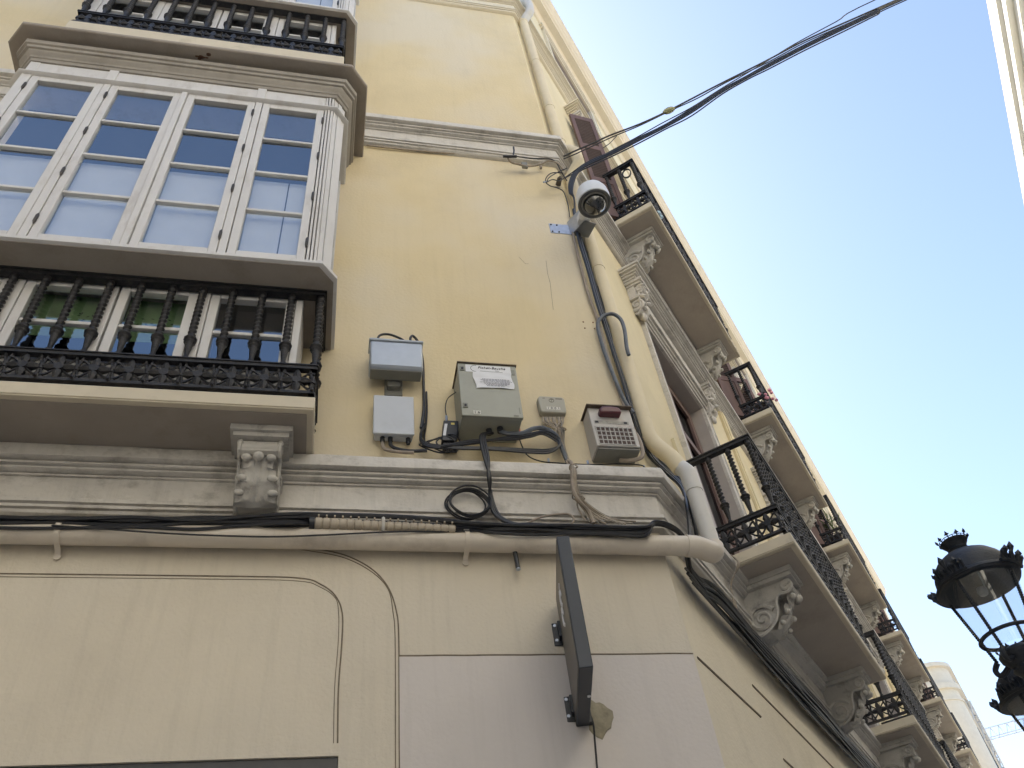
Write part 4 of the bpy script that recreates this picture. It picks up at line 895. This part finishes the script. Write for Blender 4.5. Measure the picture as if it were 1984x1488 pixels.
sp=onwire(1296,214); mb=MB(); dv=(onwire(1310,209)-onwire(1285,219)).normalized(); mb.tube([sp-dv*.055,sp-dv*.03,sp,sp+dv*.03,sp+dv*.055],[.012,.026,.030,.026,.012],10); tag(mb.build('cable_splice',mat('yellowed_plastic',(.36,.36,.20),.5)),'small oval yellowish splice on the upper overhead wires','splice')
cable([onwire(1168,287),onwire(1182,277),onwire(1196,262)],.004,BLACKC,'tie_wire','short slanting wire tying the upper and middle overhead wires','wire')
# anchors at the corner below the upper ledge
t=thing('wire_anchor','clamped beige conduit and tape wrapped anchor under the upper grey ledge','anchor',tuple(PA(1010,315,.05)))
cable(pa([(984,306,.12),(990,314,.10),(1003,318,.08),(1025,322,.07),(1048,318,.08),(1062,312,.10),(1080,316,.12),(1092,330,.1)],.1),.009,BEIGEC,'conduit','','',parent=t)
cable(pa([(974,302,.13),(1000,303,.14),(1030,307,.13),(1060,307,.12),(1076,313,.12),(1086,330,.10),(1098,350,.08)],.1),.0055,BLACKC,'strand','','',parent=t)
mb=MB(); mb.tube(pa([(975,303,.13),(1001,303,.14)],.1),.013,8); mb.tube(pa([(994,303,.13),(996,292,.14),(995,285,.14)],.1),.008,6); mb.build('tape_wrap',BLACKC,t)
mb=MB(fa); c=PA(1017,320,.06); mb.box(c.x-.03,c.x+.02,.05,.075,c.z-.05,c.z+.03); mb.build('plate',mat('dull_metal',(.25,.245,.22),.6,.4),t,bevel=.004)
mb=MB(); mb.tube(pa([(1046,316,.04),(1048,326,.04)],.1),.012,8); mb.build('clip',BEIGEC,t)
cable(pa([(710,281,.02),(760,287,.02),(850,295,.02),(930,301,.02),(985,306,.03)],.03),.009,BEIGEC,'thin_conduit','thin beige conduit tucked under the upper ledge between bay and corner','conduit')
t=thing('wire_anchor','twisted wire loops around a dark insulator just above the camera','anchor',tuple(PA(1075,345,.05)))
for l in ([(1090,335,.12),(1070,335,.12),(1060,342,.12),(1057,352,.12),(1066,360,.10),(1080,364,.06),(1092,372,.03),(1100,395,.02),(1104,420,.02)],[(1098,326,.14),(1080,334,.13),(1064,344,.13),(1060,352,.13)],[(1058,354,.13),(1070,348,.12),(1084,350,.1),(1097,342,.08),(1106,336,.1),(1120,326,.14)]):
    cable(pa(l,.1),.0045,BLACKC,'strand','','',parent=t)
mb=MB(); c=PA(1083,352,.05); mb.tube([c+Vector((0,.03,0)),c+Vector((0,-.03,.0)),c+Vector((0,-.05,-.01))],[.024,.022,.012],10); mb.build('insulator',mat('brown_insulator',(.09,.075,.06),.5),t)
mb=MB(); mb.tube(pa([(1053,353,.14),(1060,352,.11)],.1),.007,8); mb.build('bolt',GALV,t)
# upright board beside the street door
mb=MB(fb); mb.box(1.0,1.10,0,.028,4.6,5.53); mb.build('side_board',STUC_B,BLD,bevel=.002)
# thin cables over the end of the ledge by the first street balcony
multi([[fb(1.02+.012*q,.14,4.46),fb(1.0+.01*q,.16,4.38),fb(1.02+.008*q,.07,4.26+.01*q),fb(.99+.012*q,.06,4.14),fb(1.0+.01*q,.05,4.03)] for q in range(5)],.0035,BEIGEC,'cable_bundle','thin beige cables hanging over the ledge end at the first street balcony','cable',seg=5)
# --- things on the balconies
random.seed(3)
t=thing('flower_pot','pink flowers in a dark pot on the second upper street balcony','plant',tuple(fb(4.86,.42,8.52)))
c=fb(4.86,.43,8.56)
mb=MB(); mb.lathe([(.05,-.03),(.07,.08),(.075,.085)],14,c=c); mb.build('pot',BROWND,t)
for k in range(12): mb=MB(fw); p=c+Vector((random.gauss(0,.06),random.gauss(0,.06),random.uniform(.10,.26)))+NB*.10; mb.blob(tuple(p),.024,.024,.02,7,5); mb.build('blossom',PINK,t)
def foliage(c,n,r,h,t,m=GREENL,name='leaves',l=.09):
    mb=MB()
    for k in range(n):
        a=random.uniform(0,2*PI); e=random.uniform(.2,1.2); p=c+Vector((random.gauss(0,r*.4),random.gauss(0,r*.4),random.uniform(0,h))); d=Vector((math.cos(a)*math.cos(e),math.sin(a)*math.cos(e),math.sin(e))); q=p+d*l*random.uniform(.6,1.6); s_=d.cross(Vector((0,0,1))).normalized()*.009
        mid=(p+q)/2; mb.add([tuple(p),tuple(mid+s_),tuple(q),tuple(mid-s_)],[(0,1,2,3)],raw=True)
    return mb.build(name,m,t,smooth=False)
t=thing('potted_plant','spiky green plant in a pot on the third upper street balcony','plant',tuple(fb(8.55,.36,8.52)))
c=fb(8.58,.36,8.56); mb=MB(); mb.lathe([(.06,-.03),(.09,.12),(.095,.125)],14,c=c); mb.build('pot',BROWND,t); foliage(c+ZV*.12,70,.10,.35,t,l=.16)
mb=MB(fw); 
for k in range(9): p=fb(1.53+random.uniform(-.03,.03),.50+random.uniform(-.02,.02),8.76+random.uniform(-.05,.04)); mb.blob(tuple(p),.03,.02,.03,7,5)
tag(mb.build('cloth',mat('pale_blue_cloth',(.35,.48,.55),.8,var=.15)),'pale blue rag knotted on the railing of the nearest upper street balcony','cloth')
c=fb(1.16,.40,9.20); mb=MB()
for j in range(3): mb.tube([c+TB*(.004*j)+NB*(math.cos(a)*.045)+ZV*(math.sin(a)*.075) for a in [2*PI*k/20 for k in range(21)]],.006,6)
tag(mb.build('hanging_coil',BLACKC),'small coil of black cord hanging from the handrail of the nearest upper street balcony','cord')
# ================================================================== OPPOSITE BUILDING
OW=5.95
OPP=thing('opposite_building','cream and white building across the street, its bright cornice at the right edge','building',tuple(fb(5,OW,0)))
def fo_(u,o,z): return fb(u,OW-o,z)
ZO=13.1
hs=[]
for k in range(12):
    u=-16+k*3.4
    for z0_,z1_ in ((.5,3.0),(4.6,7.0),(8.2,10.4)): hs.append((u,u+1.2,z0_,z1_))
mb=MB(fo_)
wall_holes(fo_,-18,24,0,ZO,hs,.25,'wall',OPPW,OPP)
mb=MB(fo_); mb.box(-18,24,-9,-.255,0,ZO-.01); mb.build('core',OPPW,OPP,smooth=False)
mb=MB(fo_)
for h in hs: mb.box(h[0],h[1],-.20,-.19,h[2],h[3])
mb.build('pane',GLASSD,OPP,smooth=False)
mb=MB(fo_); prof=[(0,12.30),(.05,12.32),(.06,12.40),(.10,12.42),(.10,12.55),(.16,12.58),(.18,12.70),(.26,12.72),(.27,12.82),(.32,12.86),(.35,13.0),(.35,13.06),(0,13.12)]
mb.prism(prof,-18,24,0); mb.build('cornice',OPPT,OPP)
for zt in (11.6,7.9,4.2):
    mb=MB(fo_); mb.prism([(0,zt-.2),(.03,zt-.18),(.04,zt-.08),(.09,zt-.05),(.10,zt),(0,zt+.02)],-18,24,0); mb.build('moulding',OPPT,OPP)
for k in range(12):
    u=-15.4+k*3.4; mb=MB(fo_)
    mb.prism([(u+.75*math.cos(a),11.7+.0+.75*math.sin(a)*.72) for a in [PI*q/16 for q in range(17)]],.001,.03,1); mb.build('arched_panel',OPPY,OPP)
    mb=MB(fo_); mb.tube([fo_(u+.80*math.cos(a),.03,11.7+.80*math.sin(a)*.72) for a in [PI*q/16 for q in range(17)]],.035,8); mb.build('arch_moulding',OPPT,OPP)
    for z0_,z1_ in ((4.6,7.0),(8.2,10.4)):
        mb=MB(fo_); mb.box(u-.75,u-.602,0,.04,z0_,z1_+.12); mb.box(u+.602,u+.75,0,.04,z0_,z1_+.12); mb.box(u-.602,u+.602,0,.0398,z1_+.001,z1_+.12); mb.build('window_surround',OPPT,OPP)
mb=MB(fo_); mb.box(-18,24,-9,.30,ZO+.03,ZO+.10); mb.build('roof',TERR,OPP,smooth=False)
LN=thing('added_shade_building','plain cream building added on the left, out of view, to shade the front facade','building',(-8,-8,0))  # unseen building, added to darken the left and lower part of the facade
def fl_(u,o,z): return Vector((-6.2+o,-1.2-u,z))
hs=[(1+k*2.6,2.1+k*2.6,z_,z_+2.1) for k in range(5) for z_ in (1.0,4.6,8.2)]
wall_holes(fl_,0,14,0,12.5,hs,.25,'wall',FARW,LN)
mb=MB(fl_); mb.box(0,14,-8,-.255,0,12.49); mb.build('core',FARW,LN,smooth=False)
mb=MB(fl_); 
for h in hs: mb.box(h[0],h[1],-.20,-.19,h[2],h[3])
mb.build('pane',GLASSD,LN,smooth=False)
mb=MB(fl_); mb.prism([(0,12.1),(.1,12.15),(.3,12.4),(.32,12.55),(0,12.6)],0,14,0); mb.build('cornice',OPPT,LN)
# ================================================================== FAR ROUNDED BUILDING
FB=thing('far_building','distant pale building with rounded top corner at the end of the street','building',tuple(fb(32,0,0)))
def rnd(u0,u1,o1,rad,z0,z1,name,m,e=0,par=FB):
    mb=MB(fb); poly=[(u1,-6),(u0-e,-6),(u0-e,o1-rad+0)]
    for k in range(9): a=PI-PI/2*k/8; poly.append((u0+rad+(rad+e)*math.cos(a),o1-rad+(rad+e)*math.sin(a)))
    poly+=[(u1,o1+e)]
    n=len(poly); mb.add([(p[0],p[1],z0) for p in poly]+[(p[0],p[1],z1) for p in poly],[tuple(range(n)),tuple(range(n,2*n))]+[(i,(i+1)%n,(i+1)%n+n,i+n) for i in range(n)]); return mb.build(name,m,par)
rnd(28.5,40,.80,.8,0,13.3,'wall',FARW)
for z0_,z1_,e in ((13.3,13.5,.12),(13.5,14.1,.02),(14.1,14.25,.15),(9.9,10.1,.1),(6.4,6.6,.1),(12.9,12.98,.05)): rnd(28.5,40,.80,.8,z0_,z1_,'band',FARW,e)
for k in range(3):
    for z0_ in (10.6,7.2):
        mb=MB(fb); mb.box(30.2+k*2,31.1+k*2,.802,.82,z0_,z0_+1.7); mb.build('window',GLASSD,FB,smooth=False)
# glazed terrace frame further on
t=thing('terrace_frame','pale steel ladder like frame with glass panels along the rounded building','frame',tuple(fb(37,.8,11)))
mb=MB()
def bar(a,b,r=.03): mb.tube([a,b],r,6)
for o in (.83,.99): bar(fb(30.2,o,13.2),fb(39.5,o,13.2),.032)
for q in range(13): bar(fb(30.2+q*.77,.83,13.2),fb(30.2+q*.77,.99,13.2),.022)
for q in range(0,13,3): bar(fb(30.2+q*.77,.835,13.2),fb(30.2+q*.77,.835,14.1),.02); bar(fb(30.2+q*.77,.99,13.2),fb(30.2+q*.77,.835,12.6),.02)
mb.build('frame_bars',STEEL,t)
mb=MB(fb); mb.quad((30.25,.85,13.19),(39.4,.85,13.19),(39.4,.98,13.19),(30.25,.98,13.19)); mb.build('glass_panel',GLASSL,t,smooth=False)
# ================================================================== CRANE
t=thing('tower_crane','pale lattice jib of a distant construction crane low at the right edge','crane',(60,60,0))
ca=CAMP+ray(1905,1438)*110; cb=CAMP+ray(2300,1330)*118; up=Vector((0,0,1)); dv=(cb-ca); nn=dv.cross(up).normalized()
mb=MB(); N=26
for k in range(N):
    p=ca+dv*(k/N); q=ca+dv*((k+1)/N); mb.tube([p,(p+q)/2+up*1.5],.05,4); mb.tube([(p+q)/2+up*1.5,q],.05,4); mb.tube([p+nn*1.1,(p+q)/2+up*1.5],.04,4)
mb.tube([ca,cb],.09,5); mb.tube([ca+nn*1.1,cb+nn*1.1],.09,5); mb.tube([ca+dv*.02+up*1.5,cb+up*1.5],.09,5)
mb.build('jib',STEEL,t)
mb=MB(); tp=ca+dv*.8; mb.tube([Vector((tp.x,tp.y,0)),tp+up*9],.7,6); mb.tube([tp+up*9,ca+dv*.15+up*1.5],.05,4); mb.build('mast',STEEL,t)
# ================================================================== STREET LAMP
LC=Vector((3.418,-.075,3.77)) # rim centre of the near lantern
LT=thing('street_lamp','black cast iron street lamp with crowned domed lanterns','street lamp',(3.80,.32,0))
def lantern(c,par):
    mb=MB(); mb.lathe([(.200,-.012),(.216,-.008),(.224,.006),(.220,.02),(.206,.03),(.203,.05),(.198,.085),(.182,.125),(.152,.160),(.115,.184),(.075,.196),(.052,.200),(.046,.215),(.056,.232),(.050,.240),(.062,.262),(.0,.262)],36,c=c)
    ln=mb.build('lantern',LAMPM,par)
    # crown on top
    mb=MB(); cz=c+ZV*.262; mb.lathe([(.062,0),(.066,.004),(.076,.022),(.072,.024),(.060,.006)],24,c=cz)
    for k in range(10):
        a=2*PI*k/10; d=Vector((math.cos(a),math.sin(a),0)); b=cz+d*.074+ZV*.02; t_=b+d*.014+ZV*(.034 if k%2==0 else .026)
        mb.tube([b,b+(t_-b)*.45],.0035,5); s_=Vector((-d.y,d.x,0)); m_=b+(t_-b)*.6
        mb.tube([m_-s_*.013,m_,m_+s_*.013],[.003,.007,.003],5); mb.tube([m_-ZV*.004,m_+(t_-b)*.15,t_+ZV*.006],[.006,.008,.001],5)
        b2=cz+Vector((math.cos(a+PI/10),math.sin(a+PI/10),0))*.076+ZV*.02; mb.tube([b2,b2+ZV*.012],.003,4)
        mb.tube([b+(t_-b)*.25,b2+ZV*.012,cz+Vector((math.cos(a+PI/5),math.sin(a+PI/5),0))*.077+ZV*.03],.0025,4)
    mb.build('crown',LAMPM,ln)
    # cresting: six small crests around the rim
    for g_ in range(4):
        mb=MB(); a0=PI/2*g_+.35
        for q in range(-3,4):
            a=a0+q*.115; d=Vector((math.cos(a),math.sin(a),0)); b=c+d*.230+ZV*.012; h=(.105 if q==0 else .072 if abs(q)==2 else .05)
            tip=b+d*.035+ZV*h; mb.tube([b,b.lerp(tip,.5),b.lerp(tip,.75),tip],[.009,.008,.018 if q%2==0 else .011,.001],6)
            if q<3:
                d2=Vector((math.cos(a+.115),math.sin(a+.115),0)); mb.tube([b+ZV*.02,(b+c+d2*.232+ZV*.012)/2+ZV*.042+d*.01,c+d2*.236+ZV*.034],.007,5)
        mb.tube([c+Vector((math.cos(a0+x*.08),math.sin(a0+x*.08),0))*.23+ZV*.012 for x in range(-5,6)],.012,5)
        mb.build('crest',LAMPM,ln)
    mb=MB(); mb.lathe([(.196,-.004),(.10,.03),(.0,.045)],30,c=c); mb.build('reflector',mat('lamp_inner',(.06,.07,.085),.5,var=.1),ln)
    gm=MB(); n=36; b0=len(gm.v)
    for (r,z) in ((.193,-.012),(.120,-.37)):
        for k in range(n): gm.v.append(c+Vector((r*math.cos(2*PI*k/n),r*math.sin(2*PI*k/n),z)))
    gm.f=[(k,(k+1)%n,(k+1)%n+n,k+n) for k in range(n)]; gm.build('glass',GLASSL,ln)
    for k in range(4):
        a=PI/2*k+.35; d=Vector((math.cos(a),math.sin(a),0)); p=c+d*.197-ZV*.01; q=c+d*.125-ZV*.385
        mb=MB(); mb.tube([p.lerp(q,i/60) for i in range(61)],[.0075+.003*(i%2) for i in range(61)],6); 
        mb.tube(spline([q,q+d*.03-ZV*.03,q+d*.01-ZV*.065,c+d*.06-ZV*.42,c+d*.03-ZV*.43],4),.014,6); mb.build('rib',LAMPM,ln)
    mb=MB(); mb.tube([c+Vector((math.cos(a)*.142,math.sin(a)*.142,-.30)) for a in [2*PI*k/32 for k in range(33)]],.0105,8,cap=False); mb.build('ring',LAMPM,ln)
    mb=MB(); mb.lathe([(.0,-.36),(.06,-.365),(.085,-.38),(.10,-.395),(.095,-.42),(.06,-.46),(.07,-.48),(.045,-.51),(.04,-.56),(.0,-.56)],20,c=c); mb.build('base_cup',LAMPM,ln)
    mb=MB(); mb.lathe([(.0,.0),(.02,-.005),(.028,-.03),(.022,-.055),(.0,-.062)],14,c=c); mb.build('bulb',mat('milky_bulb',(.25,.27,.3),.4),ln)
    return ln
PC=Vector((3.80,.32,0))
lantern(LC,LT)
L2=CAMP+ray(2014,1352)*4.8; lantern(L2,LT)
L3=Vector((PC.x*2-L2.x+.35,PC.y*2-L2.y-.65,L2.z)); 
# the near lantern stands on an arm of the post
mb=MB(); mb.tube([Vector((PC.x,PC.y,0)),Vector((PC.x,PC.y,.5)),Vector((PC.x,PC.y,3.0))],[.11,.06,.045],16); mb.lathe([(.16,0),(.16,.1),(.12,.16),(.13,.3),(.09,.38),(.06,.5)],20,c=PC); mb.lathe([(.05,2.95),(.08,3.0),(.05,3.05),(.0,3.12)],16,c=PC); mb.build('post',LAMPM,LT)
for L_ in (LC,L2):
    b_=L_-ZV*.55; mb=MB(); mb.tube(spline([Vector((PC.x,PC.y,2.75)),PC.lerp(Vector((b_.x,b_.y,0)),.5)+ZV*(2.78),Vector((b_.x,b_.y,b_.z-.20)),b_],6),.022,8)
    mb.build('arm',LAMPM,LT)
# tidy helper properties
for o in bpy.data.objects:
    if 'base' in o: del o['base']
